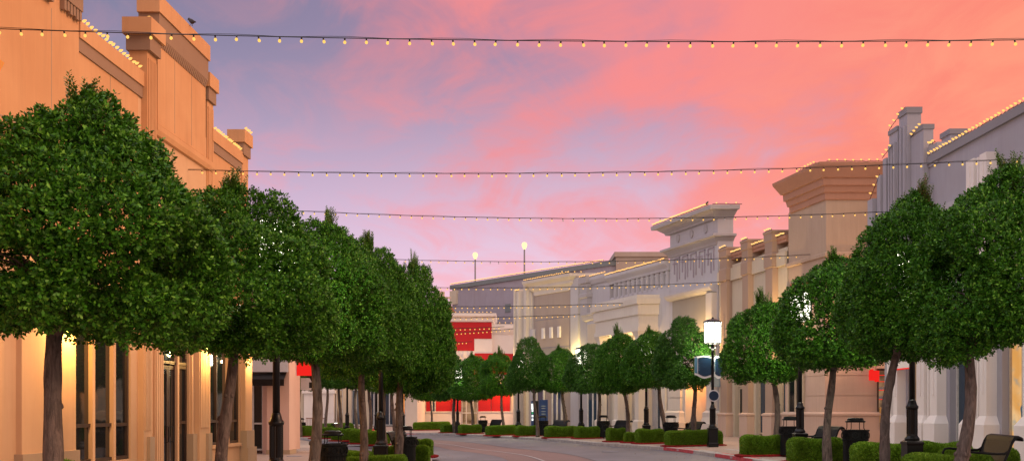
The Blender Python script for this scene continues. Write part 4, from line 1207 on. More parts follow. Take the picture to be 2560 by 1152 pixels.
roof_lights('short amber bulb row over the plain pale grey block', [(RE(67.1, .2, 10.74), RE(69.2, .2, 10.74), 10), (RE(69.3, .4, 10.8), RE(70.2, .4, 10.8), 4)], math.pi, 3)
# ================================================================== RIGHT 7: tan box
RF = Facade(53.67, -.69, -1)
b7 = building('tan box building with pale cornice and three small wall plaques', 3.5, 73)
part('wall', 'tanbox', b7, lambda m: (m.box(RF, 71.6, 75.2, -5, 0, ZR, 10.2), m.box(RF, 75.19, 75.7, -4, -.15, ZR, 10.4), m.box(RF, 70.4, 71.61, -4, -.15, ZR, 10.3)))
part('side_pier', 'ornate', b7, lambda m: (m.box(RF, 70.85, 71.55, -5, .10, ZR, 10.9), m.box(RF, 70.45, 70.8, -5, -.1, ZR, 10.6), m.box(RF, 75.25, 75.6, -5, .12, ZR, 7.6)))
part('cornice', 'warmwhite', b7, lambda m: m.levels(RF, 71.6, 75.2, -5, 0, [(.0, 10.1), (.08, 10.12), (.10, 10.4), (.3, 10.6), (.32, 10.8), (.6, 11.05), (.62, 11.25), (.55, 11.26)]))
part('reveal', 'greycap', b7, lambda m: [m.box(RF, 71.58, 75.22, -4, .015, z, z + .05) for z in (8.2, 6.1)])
part('sign_panel', 'signtan', b7, lambda m: m.box(RF, 71.75, 75.1, -.1, .03, 3.4, 6.05))
for a in (72.6, 73.4, 74.2): part('wall_plaque', 'white', b7, lambda m: m.box(RF, a, a + .22, -.05, .12, 6.8, 7.6))
window(b7, RF, 72.4, 73.4, .1, 3.3, .02, (72.9,), (), 'frame_white', 'glass_blue', .09)
window(b7, RF, 74.2, 75.0, .1, 3.3, .02, (), (), 'frame_white', 'glass', .09)
roof_lights('amber bulbs on the pale cornice of the tan box building', [(RF(71.0, .6, 11.28), RF(75.6, .6, 11.28), 26), ((3.4, 71.0, 11.28), (5.2, 71.0, 11.28), 4)], math.pi, 3)
wall_lamp('yellow uplight between the tan box and the grey block', RE, 70.45, .5, 5.0, 520, (1, .72, .22))
# ================================================================== RIGHT 8: ribbed pale piers
b8 = building('narrow front of pale ribbed piers between tan box and red shop', 1.2, 77)
RG = Facade(53.67, -.69, -1)
def r8(m):
    m.box(RG, 75.65, 76.85, -4, -.2, ZR, 10.5)
    for a, b_, o, z in ((75.65, 75.778, .05, 10.6), (75.803, 76.007, .30, 11.0), (76.032, 76.186, .15, 11.3), (76.211, 76.389, .10, 11.2), (76.415, 76.619, .45, 10.6), (76.644, 76.797, .3, 10.6), (76.808, 76.900, .5, 10.8)):
        m.box(RG, a, b_, -.4, o, ZR, z)
part('wall', 'warmwhite', b8, r8)
part('door_panel', 'goldpanel', b8, lambda m: m.box(RG, 76.058, 76.160, .15, .18, .1, 3.1))
window(b8, RG, 75.813, 75.997, .1, 3.2, .305, (), (), 'frame_cream', 'glass', .07)
roof_lights('few amber bulbs on top of the pale ribbed piers', [(RG(75.803, .3, 11.05), RG(75.981, .3, 11.05), 3), (RG(76.415, .4, 10.65), RG(76.797, .4, 10.65), 4)], math.pi, 3)
wall_lamp('uplight at the far edge of the pale ribbed piers', RG, 76.925, .9, 4.6, 450, (1, .66, .26))
# ================================================================== RED shop across the bend
FR = Front(103.0, .06)
b10 = building('red and white shop with bulb lined cornice across the bend', -4, 103)
part('wall', 'white', b10, lambda m: (m.box(FR, -6.6, -2.05, -8, 0, 3.9, 11.2), m.box(FR, -2.05, 2.0, -8, -.6, 3.9, 10.3), m.box(FR, -10.5, 3.0, -8, -.9, -.1, 3.9), m.box(FR, -14, -6.6, -8, -.5, 3.9, 9.6)))
part('red_panel', 'redpaint', b10, lambda m: (m.box(FR, -6.55, -2.1, -.2, .05, 8.85, 10.55), m.box(FR, -6.3, -3.9, -.2, .045, 7.6, 8.849)))
for q in ((-3.85, -1.5, -.2, .06, 5.2, 7.35), (-1.45, 1.2, -.8, -.5, 5.2, 7.35), (-14, -6.7, -.6, -.4, 5.2, 7.0)):
    part('red_panel', 'redpaint', b10, lambda m: m.box(FR, *q))
part('cornice', 'white', b10, lambda m: (m.levels(FR, -6.6, -2.05, -8, 0, [(.0, 10.6), (.12, 10.62), (.15, 10.95), (.4, 11.15), (.42, 11.45), (.35, 11.46)]),
                                        m.levels(FR, -1.95, 2.0, -8, -.6, [(.0, 9.3), (.05, 9.35), (.3, 9.8), (.35, 10.05), (.3, 10.4), (.25, 10.41)])))
def latt(m):
    for i in range(3):
        a = -6.25 + i * .8
        for u in (0, .36): m.box(FR, a + u, a + u + .09, .0, .12, 5.2, 7.3)
        for (p, q) in (((a, 5.3), (a + .75, 6.2)), ((a + .75, 6.3), (a, 7.2))):
            m.hexa([FR(p[0], .02, p[1]), FR(p[0] + .1, .02, p[1]), FR(p[0] + .1, .10, p[1]), FR(p[0], .10, p[1]), FR(q[0], .02, q[1]), FR(q[0] + .1, .02, q[1]), FR(q[0] + .1, .10, q[1]), FR(q[0], .10, q[1])])
    m.box(FR, -6.3, -3.9, .0, .14, 6.2, 6.32)
part('lattice', 'greysign', b10, latt)
part('fascia', 'warmwhite', b10, lambda m: (m.box(FR, -7.2, 2.0, -.3, .5, 4.55, 4.95), m.box(FR, -7.1, 2.0, -.3, .35, 3.95, 4.56)))
FQ = Front(103.9, .06)
for a, b_, o in ((-8.9, -8.35, .1), (-7.9, -6.2, .12), (-6.15, -5.3, .4), (-3.5, -2.2, .3), (-2.15, -.8, .12), (-.8, -.2, .3)):
    part('lower_red_wall', 'redpaint', b10, lambda m: m.box(FQ, a, b_, -.2, o, 1.35, 3.9))
part('dado', 'white', b10, lambda m: (m.box(FQ, -10.4, -5.3, -.2, .2, -.1, 1.25), m.box(FQ, -3.5, 1.2, -.2, .4, -.1, 1.25), m.box(FQ, -10.4, -5.28, -.2, .28, 1.25, 1.36), m.box(FQ, -3.52, 1.2, -.2, .48, 1.25, 1.36)))
part('end_pilaster', 'warmwhite', b10, lambda m: (m.box(FQ, -10.4, -8.95, -.2, .3, 1.36, 3.9)))
window(b10, FQ, -5.25, -3.55, -.05, 3.6, .0, (-4.75, -4.05), (1.2,), 'frame_white', 'window_cafe', .1)
window(b10, FQ, .1, .9, .15, 3.2, .42, (), (), 'frame_white', 'glass', .1)
window(b10, FQ, -8.34, -7.92, .0, 3.8, .05, (), (), 'frame_white', 'glass_blue', .1)
for z, lb in ((11.5, 'amber bulbs along the upper white cornice of the red shop'),):
    roof_lights(lb, [(FR(-6.8, .4, 11.48), FR(-2.0, .4, 11.48), 12)], math.pi / 2, 4)
roof_lights('three amber bulbs on the lower cornice of the red shop', [(FR(-1.6, -.2, 10.44), FR(1.4, -.2, 10.44), 5)], math.pi / 2, 4)
wall_lamp('lamp lighting the white fascia of the red shop', FR, -4.8, 1.0, 4.6, 380, (1, .5, .16))
wall_lamp('orange lamp lighting the lower wall of the red shop', FR, -.8, .9, 3.75, 300, (1, .45, .12), False)
wall_lamp('lamp lighting the red wall behind the far trees', FR, -7.0, .9, 3.7, 200, (1, .5, .16), False)
# ================================================================== far: cinema block, balcony building, shops
FD = Facade(-7.8 + .861 * 130, -.861, -1)
b9 = building('huge windowless mauve grey block with green roof edge', 2, 122, 'cinema_building', 'far buildings', 'building')
part('wall', 'cinema', b9, lambda m: m.box(FD, 108.5, 130, -9, 0, -.2, 17.2))
part('roof_edge', 'cinemacap', b9, lambda m: m.box(FD, 108.3, 130.1, -9.2, .25, 17.2, 17.75))
part('wall_panel', 'cinema', b9, lambda m: m.box(FD, 109, 124.6, -.1, .12, 0, 15.6))
part('wall_panel', 'cinema', b9, lambda m: m.box(FD, 126.4, 129.8, -.1, .08, 0, 16.6))
part('corner_panel', 'cream', b9, lambda m: m.box(FD, 129.0, 130.06, -.3, .30, 15.2, 17.0))
part('vent', 'cinemacap', b9, lambda m: m.box(FD, 121.0, 121.7, -.1, .2, 13.4, 14.4))
part('roof_block', 'tanbox', b9, lambda m: (m.box(W, 11.3, 17, 108, 116, 15.0, 18.1), m.box(W, 11.1, 17.2, 107.8, 116.2, 18.1, 18.6)))
part('roof', 'roofdeck', b9, lambda m: m.box(FD, 108.8, 129.5, -8.8, -.3, 17.75, 17.8))
roof_lights('long dotted line of tiny bulbs along the mauve block roof', [(FD(130, .2, 17.85), FD(109, .2, 17.85), 99)], math.pi, 4)
FB = Front(112)
b11 = building('red brown building with balconies and railings beside the mauve block', -10, 114, 'balcony_building', 'far buildings')
part('wall', 'redbrown', b11, lambda m: (m.box(FB, -22, -6.9, -10, -1.6, 0, 13.4), m.box(FB, -22, -6.9, -10, 0, 0, 9.2), m.box(FB, -22, -6.9, -10, 0, 11.5, 12.2)))
part('balcony_rail', 'towerbase', b11, lambda m: (m.box(FB, -22, -6.9, -.2, .1, 13.0, 13.15), m.box(FB, -22, -6.9, -.2, .1, 14.0, 14.2), m.box(FB, -22, -6.9, -.2, .2, 12.2, 12.5), [m.box(FB, a, a + .7, -.5, .2, 12.5, 14.8) for a in (-20, -16, -12, -8.3)]))
part('porch_post', 'towerbase', b11, lambda m: [m.box(FB, a, a + .35, -.3, .05, 9.2, 11.5) for a in (-20, -17, -14, -11, -8.5, -7.6)])
# shops along the side beyond the planted island
FE = Front(96.5)
b12 = building('low cream shops with white panelled front beyond the planted island', -17, 97)
part('wall', 'cream', b12, lambda m: (m.box(FE, -42, -11, -8, -.4, -.1, 6.6), [m.box(FE, a, b_, -.5, 0, -.1, 5.4) for a, b_ in ((-42, -23.2), (-22.3, -21.9), (-21.4, -20.2), (-16.4, -15.6), (-14.6, -13.8), (-13.0, -12.5))], m.box(FE, -42, -11, -.5, .003, 3.6, 5.6)))
part('white_front', 'white', b12, lambda m: (m.box(FE, -20.1, -17.2, -.3, .35, -.1, 3.7), [m.box(FE, -20.1, -17.2, .35, .37, z, z + .03) for z in (.6, 1.2, 2.9)], [m.box(FE, a, a + .03, .35, .372, .0, 3.1) for a in (-19.5, -18.8, -18.1, -17.6)], m.box(FE, -20.25, -17.05, -.3, .5, 3.1, 3.4)))
window(b12, FE, -23.2, -22.3, 0, 3.5, -.25, (-22.7,), (), 'frame_white', 'glass_blue', .1)
window(b12, FE, -17.1, -16.4, 0, 3.5, -.25, (), (), 'frame_white', 'window_cafe', .1)
window(b12, FE, -15.6, -14.6, 0, 3.5, -.25, (-15.1,), (), 'frame_white', 'glass_blue', .1)
window(b12, FE, -13.8, -13.0, 0, 3.5, -.25, (-13.4,), (), 'frame_white', 'glass_blue', .1)
window(b12, FE, -12.5, -11.1, 0, 3.5, -.25, (-11.9,), (), 'frame_white', 'glass_blue', .1)
part('parapet', 'white', b12, lambda m: m.box(FE, -42, -10.9, -8.1, .15, 6.6, 7.0))
FE2 = Front(93.5)
b13 = building('small corner shop with warm orange lit window near the bend', -10.3, 94)
part('wall', 'warmwhite', b13, lambda m: (m.box(FE2, -11.2, -10.75, -8, 0, -.1, 4.4), m.box(FE2, -10.0, -8.9, -8, 0, -.1, 4.4), m.box(FE2, -10.75, -10.0, -8, -.4, -.1, 4.4), m.box(FE2, -11.2, -8.9, -8, .003, 3.5, 4.6)))
window(b13, FE2, -10.74, -10.01, .0, 3.45, -.3, (-10.35,), (), 'frame_white', 'window_orange', .09)
awn = MB(); awn.rings([[(x, 93.4, 4.2), (x, 92.7, 3.5), (x, 92.7, 3.3), (x, 93.4, 3.9)] for x in (-10.9, -9.7)])
tag(awn.build('awning', 'goldpanel'), 'orange awning over the warm lit corner shop window', 'awning')
# tall yard lights behind the mauve block
for lb, px, top, d in (('tall lit yard light behind the mauve block, shorter of the two', 1188, 636, 128), ('tall lit yard light above the mauve block, taller of the two', 1311, 611, 122)):
    x = PX(px, d); zt = 1.5 + (1024 - top) / FPX * d
    t = thing('yard_light', lb, 'light pole', (x, d, 0), 'tall yard lights')
    p = MB(); p.tube([(0, 0, 0), (0, 0, zt - .5)], [.16, .09], 8); p.build('pole', 'greycap', t, local=True)
    h = MB(); h.lathe([(.1, zt - .6), (.25, zt - .35), (.30, zt - .12), (.33, zt - .1)], 14); h.build('lamp_bowl', 'towerlamp', t, local=True)
    h = MB(); h.lathe([(.33, zt - .1), (.32, zt + .02), (.24, zt + .2), (.08, zt + .27)], 14); h.build('lamp_head', 'towerlamp', t, local=True)
# ================================================================== trees
# left row
tree('biggest dome crowned tree with thick bent trunk in front of the peach pier', -5.50, 11.8, -5.17, 11.9, CROWN_HI[0], (.855, .80), 2.46, .104, .4, 1, 5, .05)
tree('large round crowned tree with scarred leaning trunk before the peach shop doors', -4.41, 15.2, -4.22, 15.3, CROWN_HI[1], (.77, .725), 2.45, .088, 2.2, 2, 4, .09)
tree('tall crowned tree whose trunk stands right of the bright red square sign', -3.88, 19.3, -3.60, 19.4, CROWN_HI[2], (.69, .79), 2.46, .095, 1.1, 3, 4, .07)
tree('full crowned tree with reddish trunk just before the fluted lamp base', -3.44, 22.8, -3.25, 22.9, CROWN_HI[0], (.62, .85), 2.45, .082, 3.6, 4, 4, .08)
tree('tree with broad low crown at the outer end of the big tree row', -3.14, 27.2, -2.76, 27.5, CROWN_HI[1], (.63, .98), 2.15, .098, 5.0, 5, 5, .06)
tree('tree with mottled pale trunk tucked behind the fluted lamp post', -3.97, 31.0, -4.0, 31.0, CROWN_LO[2], (1.02, 1.1), 2.4, .10, .7, 6)
# planted island across the side street
for i, (lb, px, d, c, Rr, zb, zt) in enumerate([
    ('small tree at the outer end of the island, right of the pale banner sign', 752, 66, 742, 1.5, 2.75, 5.6),
    ('twin stemmed tree on the island in front of the white panelled shop', 815, 63, 815, 1.45, 2.95, 5.8),
    ('slim curved tree on the island beside the glowing bollard', 851, 58.5, 850, 1.35, 2.9, 5.9),
    ('island tree behind the black lamp post, between two thicker trunks', 893, 57, 885, 1.35, 2.8, 5.7),
    ('pale trunked island tree next to the red fire hydrant', 924, 54, 930, 1.35, 2.6, 5.6),
    ('island tree showing only lower trunk behind the full crowned row', 985, 47.5, 980, 1.3, 2.5, 5.5)]):
    tree(lb, PX(px, d), d, PX(c, d), d + .1, CROWN_LO[i % 3], (Rr / 1.3, (zt - zb) / 2.75), zb, .085, i * 1.3, 20 + i, 3, .10)
# right row, near to far
for i, (lb, px, d, c, Rr, zb, zt, rad, me) in enumerate([
    ('leafy tree with dark leaning trunk by the near bench and warm lit window', 2390, 17.4, 2522, 1.45, 2.60, 5.7, .095, CROWN_NEAR),
    ('tall tree with red tipped young shoots against the grey ribbed pylon', 2209, 19.6, 2300, 1.36, 2.62, 5.8, .085, CROWN_RED),
    ('tree with crooked trunk standing before the beige tower plinth', 2070, 25, 2092, 1.42, 2.56, 5.4, .092, CROWN_LO[0]),
    ('tree with forked trunk and pointed crown beside the lit lantern post', 1944, 32, 1908, 1.24, 2.5, 5.25, .085, CROWN_LO[2]),
    ('tree with knobbly trunk in front of the orange glowing recess', 1741, 40, 1712, 1.22, 2.4, 5.05, .09, CROWN_LO[1]),
    ('dark crowned tree left of the orange glowing recess', 1664, 44.5, 1625, 1.18, 2.5, 5.1, .09, CROWN_LO[0]),
    ('tree rising above a tiny ball hedge before the lit porch', 1571, 46.5, 1545, 1.12, 2.4, 5.35, .085, CROWN_LO[2]),
    ('tree with spreading forked trunk behind the kerb bin before the grey block', 1500, 53, 1483, 1.52, 2.45, 4.85, .10, CROWN_LO[1]),
    ('tree with split trunk in front of the tan box building', 1414, 58, 1398, 1.25, 2.55, 5.15, .10, CROWN_LO[0]),
    ('tree with several thin stems beside the blue drinks machine', 1344, 57.6, 1322, 1.16, 2.6, 5.5, .085, CROWN_LO[1]),
    ('tree with thin straight trunk before the pale ribbed piers', 1259, 67, 1247, 1.22, 2.6, 5.6, .085, CROWN_LO[2]),
    ('wide round tree covering the middle of the red shop', 1181, 72, 1180, 1.62, 2.2, 5.5, .10, CROWN_LO[0]),
    ('brown trunked tree at the bend before the red shop window', 1137, 74, 1130, 1.36, 2.34, 5.4, .12, CROWN_LO[1]),
    ('farthest small tree on the long hedge before the red shop corner', 1078, 88, 1080, 1.65, 2.4, 5.0, .08, CROWN_LO[2])]):
    H0 = {CROWN_NEAR.name: (1.45, 3.0), CROWN_RED.name: (1.45, 3.2)}.get(me.name, (1.3, 2.75))
    tree(lb, PX(px, d), d, PX(c, d), d + .1, me, (Rr / H0[0], (zt - zb) / H0[1]), zb, rad, i * 2.1 + .5, 50 + i, 4 if i % 3 else 3, .09)

# ================================================================== lamps
lamp('lamp post with broad fluted base before the grey sign board', -3.93, 16.6)
lamp('lamp post with fluted base rising from hedges at the road end of the tree row', -3.49, 26.5)
lamp('lamp post half hidden behind the last trunk of the big tree row', -4.42, 40.0)
lamp('lamp post on the island beside the red fire hydrant', PX(941, 56), 56.0)
lamp('lamp post on the island right of the glowing bollard', PX(868, 57.5), 57.5)
lamp('lamp post before the pale deco pilasters and near hedges', 8.60, 21.4)
lamp('lamp post standing beside the beige tower tree and litter bin', 8.39, 29.0)
lamp('fully lit lantern post carrying the blue banner and round blue sign', 7.78, 38.6)
lamp('lamp post before the double glass doors of the lit porch building', 6.38, 47.3)
lamp('lamp post whose lit lantern shows before the yellow uplight', 3.78, 54.4)
lamp('lamp post at the hedge before the pale ribbed piers', .39, 60.6)
lamp('farthest lamp post in front of the red shop window', PX(1144, 73), 73.0)
# banner and disc on the lit post
bx, by, bz = 7.78, 38.6, zwalk(7.78)
bn = thing('banner_sign', 'dark blue banner with wavy white lower edge on the lit lantern post', 'sign', (bx, by, 3.1))
def panel(x0, x1, dy, mat, nm, zt0, curve, th=.03, y_off=0):
    mb = MB(); n = 14; ring = []
    for i in range(n + 1):
        u = i / n; x = x0 + (x1 - x0) * u
        ring.append((x, u))
    lo = [(x, 2.86 + curve(u)) for x, u in ring]; hi = [(x, zt0 + .05 * math.sin(math.pi * u)) for x, u in ring]
    fr, bk = [], []
    for i in range(n):
        q = []
        for yy in (by + dy + y_off, by + dy + y_off + th):
            q.append([(lo[i][0], yy, lo[i][1]), (lo[i + 1][0], yy, lo[i + 1][1]), (hi[i + 1][0], yy, hi[i + 1][1]), (hi[i][0], yy, hi[i][1])])
        mb.add(q[0] + q[1], [(0, 1, 2, 3), (7, 6, 5, 4), (0, 4, 5, 1), (3, 2, 6, 7)] + ([(0, 3, 7, 4)] if i == 0 else []) + ([(1, 5, 6, 2)] if i == n - 1 else []))
    return mb.build(nm, mat, bn)
wave = lambda u: -.10 * math.sin(u * math.pi * .9) ** 2 - .07 * u
xl, xr = 7.08, 7.72
panel(xl, xr, 0, 'whitesign', 'border', 3.55, wave)
panel(xl + .0, xl + .11, -.006, 'tealsign', 'side_stripe', 3.50, lambda u: .075 - .02 * u, .008)
panel(xl + .135, xr, -.008, 'bluesign', 'face', 3.50, lambda u: .08 + wave(.17 + .83 * u), .010)
panel(7.84, 8.22, .12, 'whitesign', 'border', 3.54, lambda u: -.05 - .10 * math.sin(u * math.pi) ** 2)
panel(7.90, 8.22, .112, 'bluesign', 'face', 3.48, lambda u: .04 - .08 * math.sin(u * math.pi), .010)
dots = MB()
for i in range(6): dots.box(W, xl + .155, xl + .185, by - .012, by - .008, 3.02 + i * .06, 3.05 + i * .06)
for i in range(7): dots.box(W, 7.86, 7.93, by + .10, by + .104, 3.0 + i * .06, 3.03 + i * .06)
dots.build('dash_marks', 'tealsign', bn)
ar = MB(); ar.tube([(bx - .70, by + .015, 3.60), (bx + .46, by + .06, 3.60)], .015, 6); ar.build('banner_arm', 'black', bn)
dk = thing('round_sign', 'round dark blue sign with white rim on the lit lantern post', 'sign', (bx + .02, by - .1, 2.05))
for nm, r, y0, y1, mt in (('border', .225, -.02, .03, 'whitesign'), ('face', .185, -.03, -.02, 'bluesign')):
    m_ = MB(); m_.rings([[(r * math.cos(2 * math.pi * i / 28), y, r * math.sin(2 * math.pi * i / 28)) for i in range(28)] for y in (y0, y1)]); m_.build(nm, mt, dk, local=True)

# ================================================================== bins, benches, hedges
litter_bin('litter bin with wide rim beside the trunk near the red square sign', -4.12, 22.9)
litter_bin('litter bin among hedges next to the last trunk of the big tree row', -3.0, 27.9)
litter_bin('litter bin by the reddish plinth of the beige tower', 8.69, 25.2)
litter_bin('litter bin behind the lamp post before the cream pier wall', 8.50, 30.4)
litter_bin('litter bin at the kerb before the orange glowing recess', 6.96, 43.6)
litter_bin('litter bin at the kerb before the grey set back block', 4.86, 52.9)
litter_bin('litter bin at the kerb in front of the blue drinks machine', 1.86, 60.2)
litter_bin('farthest kerb litter bin before the red shop', -2.1, 72.0)
litter_bin('litter bin on the island among dark hedges', PX(752, 70), 70)
bench('bench close to the warm lit window by the ribbed grey shop', 8.22, 18.4, R(-12))
bench('bench beside the lamp post and the beige tower tree', 8.27, 28.3)
bench('bench before the orange glowing recess', 7.02, 41.9, R(6))
bench('bench near the grey set back block and a kerb bin', 5.02, 51.0, R(16))
bench('bench in front of the tan box building', 2.2, 58.2, R(22))
bench('farthest bench before the red shop wall', -1.75, 70.2, R(24))
bench('bench with its back to the white panelled shop on the island', -9.85, 60.0, R(180))
bench('bench partly hidden by a bin at the end of the big tree row', -3.25, 33.0, R(180))
for a in [
    ('hedge between the kerb ramp and the lamp before the cream wall', 7.86, 31.2, 'mid', (.86, 1, 1), 0),
    ('hedge under the crooked tree before the tower', 8.22, 27.0, 'mid', (.90, 1, 1.04), 0),
    ('wide hedge in front of the bin at the tower plinth', 8.95, 23.6, 'mid', (1.1, .9, 1), 0),
    ('hedge behind the foot of the lamp before the deco pilasters', 9.55, 22.2, 'mid', (.75, .9, 1.1), 0),
    ('fresh green hedge hiding the lamp foot by the deco pilasters', 7.95, 18.2, 'mid', (.95, .8, .98), 0),
    ('hedge beside the dark leaning trunk near the closest bench', 9.5, 20.3, 'mid', (.9, .9, 1), 0),
    ('long hedge at the foot of the lit lantern post', 7.28, 40.0, 'long', (.9, .9, 1), .1),
    ('hedge left of the bin before the orange glowing recess', 6.02, 43.6, 'mid', (.76, .9, 1), .15),
    ('tiny ball shaped hedge under the tree before the porch', 5.42, 45.2, 'ball', (1, 1, 1), 0),
    ('small hedge beside the bench near the grey set back block', 4.92, 47.0, 'mid', (.56, .8, 1), .2),
    ('hedge left of the bin near the grey set back block', 4.0, 53.0, 'mid', (.82, 1, 1), .25),
    ('hedge in front of the bench by the tan box building', 2.74, 55.6, 'mid', (1.15, 1, 1), .3),
    ('hedge between the blue drinks machine bin and the pale piers', .95, 60.3, 'mid', (.92, 1, 1), .3),
    ('long hedge before the thin straight tree at the pale piers', -.63, 63.4, 'long', (.82, 1, 1), .35),
    ('hedge before the round tree covering the red shop', -2.95, 69.8, 'mid', (1, 1, 1), .4),
    ('last kerb hedge at the bend before the red shop', -4.75, 74.6, 'mid', (.72, 1, 1), .4),
    ('long far hedge across the red painted crossing', -7.0, 86.5, 'long', (1.3, 1.1, 1.15), 0),
    ('bright hedge with rounded end at the road corner of the tree row', -2.85, 29.0, 'mid', (.62, .9, 1), 0),
    ('hedge behind the lamp with fluted base in the tree row', -3.62, 28.9, 'mid', (.52, .8, 1), 0),
    ('small hedge beside the trunk left of the lamp with fluted base', -4.15, 26.6, 'mid', (.55, .8, .95), 0),
    ('hedge behind the bin at the last trunk of the tree row', -3.35, 35.6, 'mid', (.7, 1.2, 1), 0),
    ('low hedge at the front of the lamp with fluted base', -3.25, 23.9, 'long', (.58, .7, .9), 0),
    ('small yellow green bush at the foot of the peach wall', -8.4, 18.8, 'ball', (.7, .7, 1.75), 0),
    ('hedge at the outer island end below the pale banner sign', -14.4, 67, 'long', (.8, .9, 1.1), -.5),
    ('island hedge in front of the twin stemmed tree', -11.6, 62, 'mid', (1.15, 1, 1.1), -.5),
    ('island hedge before the slim curved tree', -9.5, 57.3, 'mid', (1.1, 1, 1.15), -.4),
    ('island hedge before the red fire hydrant', -7.7, 52.4, 'mid', (1, 1, 1.15), -.4),
    ('hedge at the tip of the island by the side street', -6.7, 49.6, 'mid', (.7, 1.1, 1.1), -.3),
    ('dark hedge at the back of the island behind the bench', -13.0, 72, 'long', (1.3, .8, 1.3), -.4)]:
    hedge(*a)
# hydrant
hx, hy = PX(933, 50.6), 50.6
h = thing('fire_hydrant', 'red fire hydrant standing on the planted island', 'hydrant', (hx, hy, zwalk(hx)))
b = MB(); b.lathe([(.17, 0), (.17, .05), (.12, .06), (.115, .5), (.15, .51), (.15, .55)], 14); b.build('body', 'hydrant', h, local=True)
b = MB(); b.lathe([(.14, .55), (.13, .65), (.08, .73), (.03, .76), (.03, .81), (.005, .815)], 14); b.build('bonnet', 'hydrant', h, local=True)
for s in (-1, 1):
    b = MB(); b.tube([(s * .08, 0, .4), (s * .2, 0, .4)], .05, 8); b.tube([(s * .2, 0, .4), (s * .23, 0, .4)], .035, 6); b.build('nozzle', 'hydrant', h, local=True)
# bollard lamp
hx, hy = PX(840, 66), 66
h = thing('bollard_lamp', 'short grey bollard with glowing top on the island', 'bollard', (hx, hy, zwalk(hx)))
b = MB(); b.lathe([(.11, 0), (.11, .75)], 14); b.build('post', 'greycap', h, local=True)
b = MB(); b.lathe([(.105, .75), (.105, .92)], 14); b.build('lens', 'lantern', h, local=True)
b = MB(); b.lathe([(.115, .92), (.115, .98), (.02, 1.02)], 14); b.build('cap', 'greycap', h, local=True)
# railing on the island
b = MB()
for i in range(14):
    x = -15.5 + i * .11; b.box(W, x, x + .03, 74.9, 74.93, -.1, .85)
b.box(W, -15.5, -14.0, 74.89, 74.94, .85, .92); b.box(W, -15.5, -14.0, 74.895, 74.935, .0, .05)
tag(b.build('railing', 'fencewood'), 'short brown picket railing behind the island bench', 'railing')
# drinks machines
v = thing('drinks_machine', 'blue drinks machine with pale streaks on its front', 'drinks machine', (2.2, 70.5, 0))
zb = zwalk(2.0)
boxes('cabinet', 'blueplastic', v, W, [(1.9, 2.52, 70.0, 70.9, zb + .08, 2.22)])
boxes('base', 'black', v, W, [(1.93, 2.49, 70.05, 70.85, zb, zb + .08)])
mk = MB()
for z, w_ in ((1.78, .42), (1.62, .36), (1.40, .40), (1.22, .38), (.98, .44)):
    n = 10
    mk.rings([[(2.21 + (u - .5) * w_, y, z + .035 * math.sin(u * 3.14) * s_) for u in np.linspace(0, 1, n) for s_ in (1,)] + [(2.21 + (u - .5) * w_, y, z - .03 * math.sin(u * 3.14) - .002) for u in np.linspace(1, 0, n)] for y in (69.985, 70.0)])
mk.tube([(2.21 + .15 * math.cos(q), 69.99, .52 + .15 * math.sin(q)) for q in np.linspace(.2, 2.9, 12)], .025, 5)
mk.build('streaks', 'slatesign', v)
v = thing('drinks_machine', 'drinks machine with brightly lit buttons, dark sided', 'drinks machine', (1.5, 70.5, 0))
boxes('cabinet', 'black', v, W, [(1.40, 1.85, 70.05, 70.9, zb + .02, 2.15)])
boxes('lit_panel', 'screen', v, W, [(1.36, 1.50, 70.02, 70.049, 1.55, 1.95)])
boxes('blue_panel', 'blueplastic', v, W, [(1.34, 1.52, 70.02, 70.048, .15, 1.53), (1.34, 1.52, 70.02, 70.047, 1.96, 2.12)])
boxes('buttons', 'litgreen', v, W, [(1.40, 1.48, 70.0, 70.019, 1.25, 1.33)])
boxes('slot_panel', 'screen', v, W, [(1.38, 1.50, 70.0, 70.018, z, z + .16) for z in (.75, 1.0, 1.38)])

# ================================================================== strings across the street
strand('nearest string of bulbs, crossing high over the whole street', (-9.45, 17.6, 8.24), (15.05, 17.6, 8.16), .20, dead=(58,))
strand('second string of bulbs, from the peach wall to the grey parapet', (-8.95, 27.5, 8.12), (14.7, 27.5, 8.46), .24)
strand('third string of bulbs, ending at the grey ribbed pylon', (-8.9, 35.2, 8.6), (14.45, 35.2, 8.56), .33, dead=(28, 43))
strand('fourth string of bulbs, ending on the beige tower wall', (-9.0, 44.7, 8.38), (13.4, 44.7, 8.46), .28, dead=(21, 22, 36))
strand('fifth string of bulbs, ending at the ornate front', (-13.0, 53.3, 8.3), (11.55, 53.3, 8.35), .3, bsc=1.2)
strand('sixth string of bulbs, ending over the lit porch', (-15.0, 62.5, 8.25), (8.3, 62.5, 8.25), .28, bsc=1.3)
strand('seventh string of bulbs, ending at the tan box building', (-17.0, 70.4, 8.25), (5.1, 70.4, 8.25), .25, bsc=1.45)
strand('eighth string of bulbs, before the red panel of the far shop', (-19.0, 79.0, 8.2), (-.6, 79.0, 8.1), .25, bsc=1.6)
strand('ninth string of bulbs, crossing the middle of the red shop', (-20.0, 88.0, 8.2), (.2, 86.0, 8.5), .3, bsc=1.7)
strand('farthest string of bulbs, before the white lattice of the red shop', (-22.0, 97.0, 8.3), (-3.9, 97.0, 8.15), .3, bsc=1.8)
strand('short double string of bulbs on the front of the beige tower', (15.2, 43.3, 8.52), (17.2, 43.2, 8.75), .10, .2)

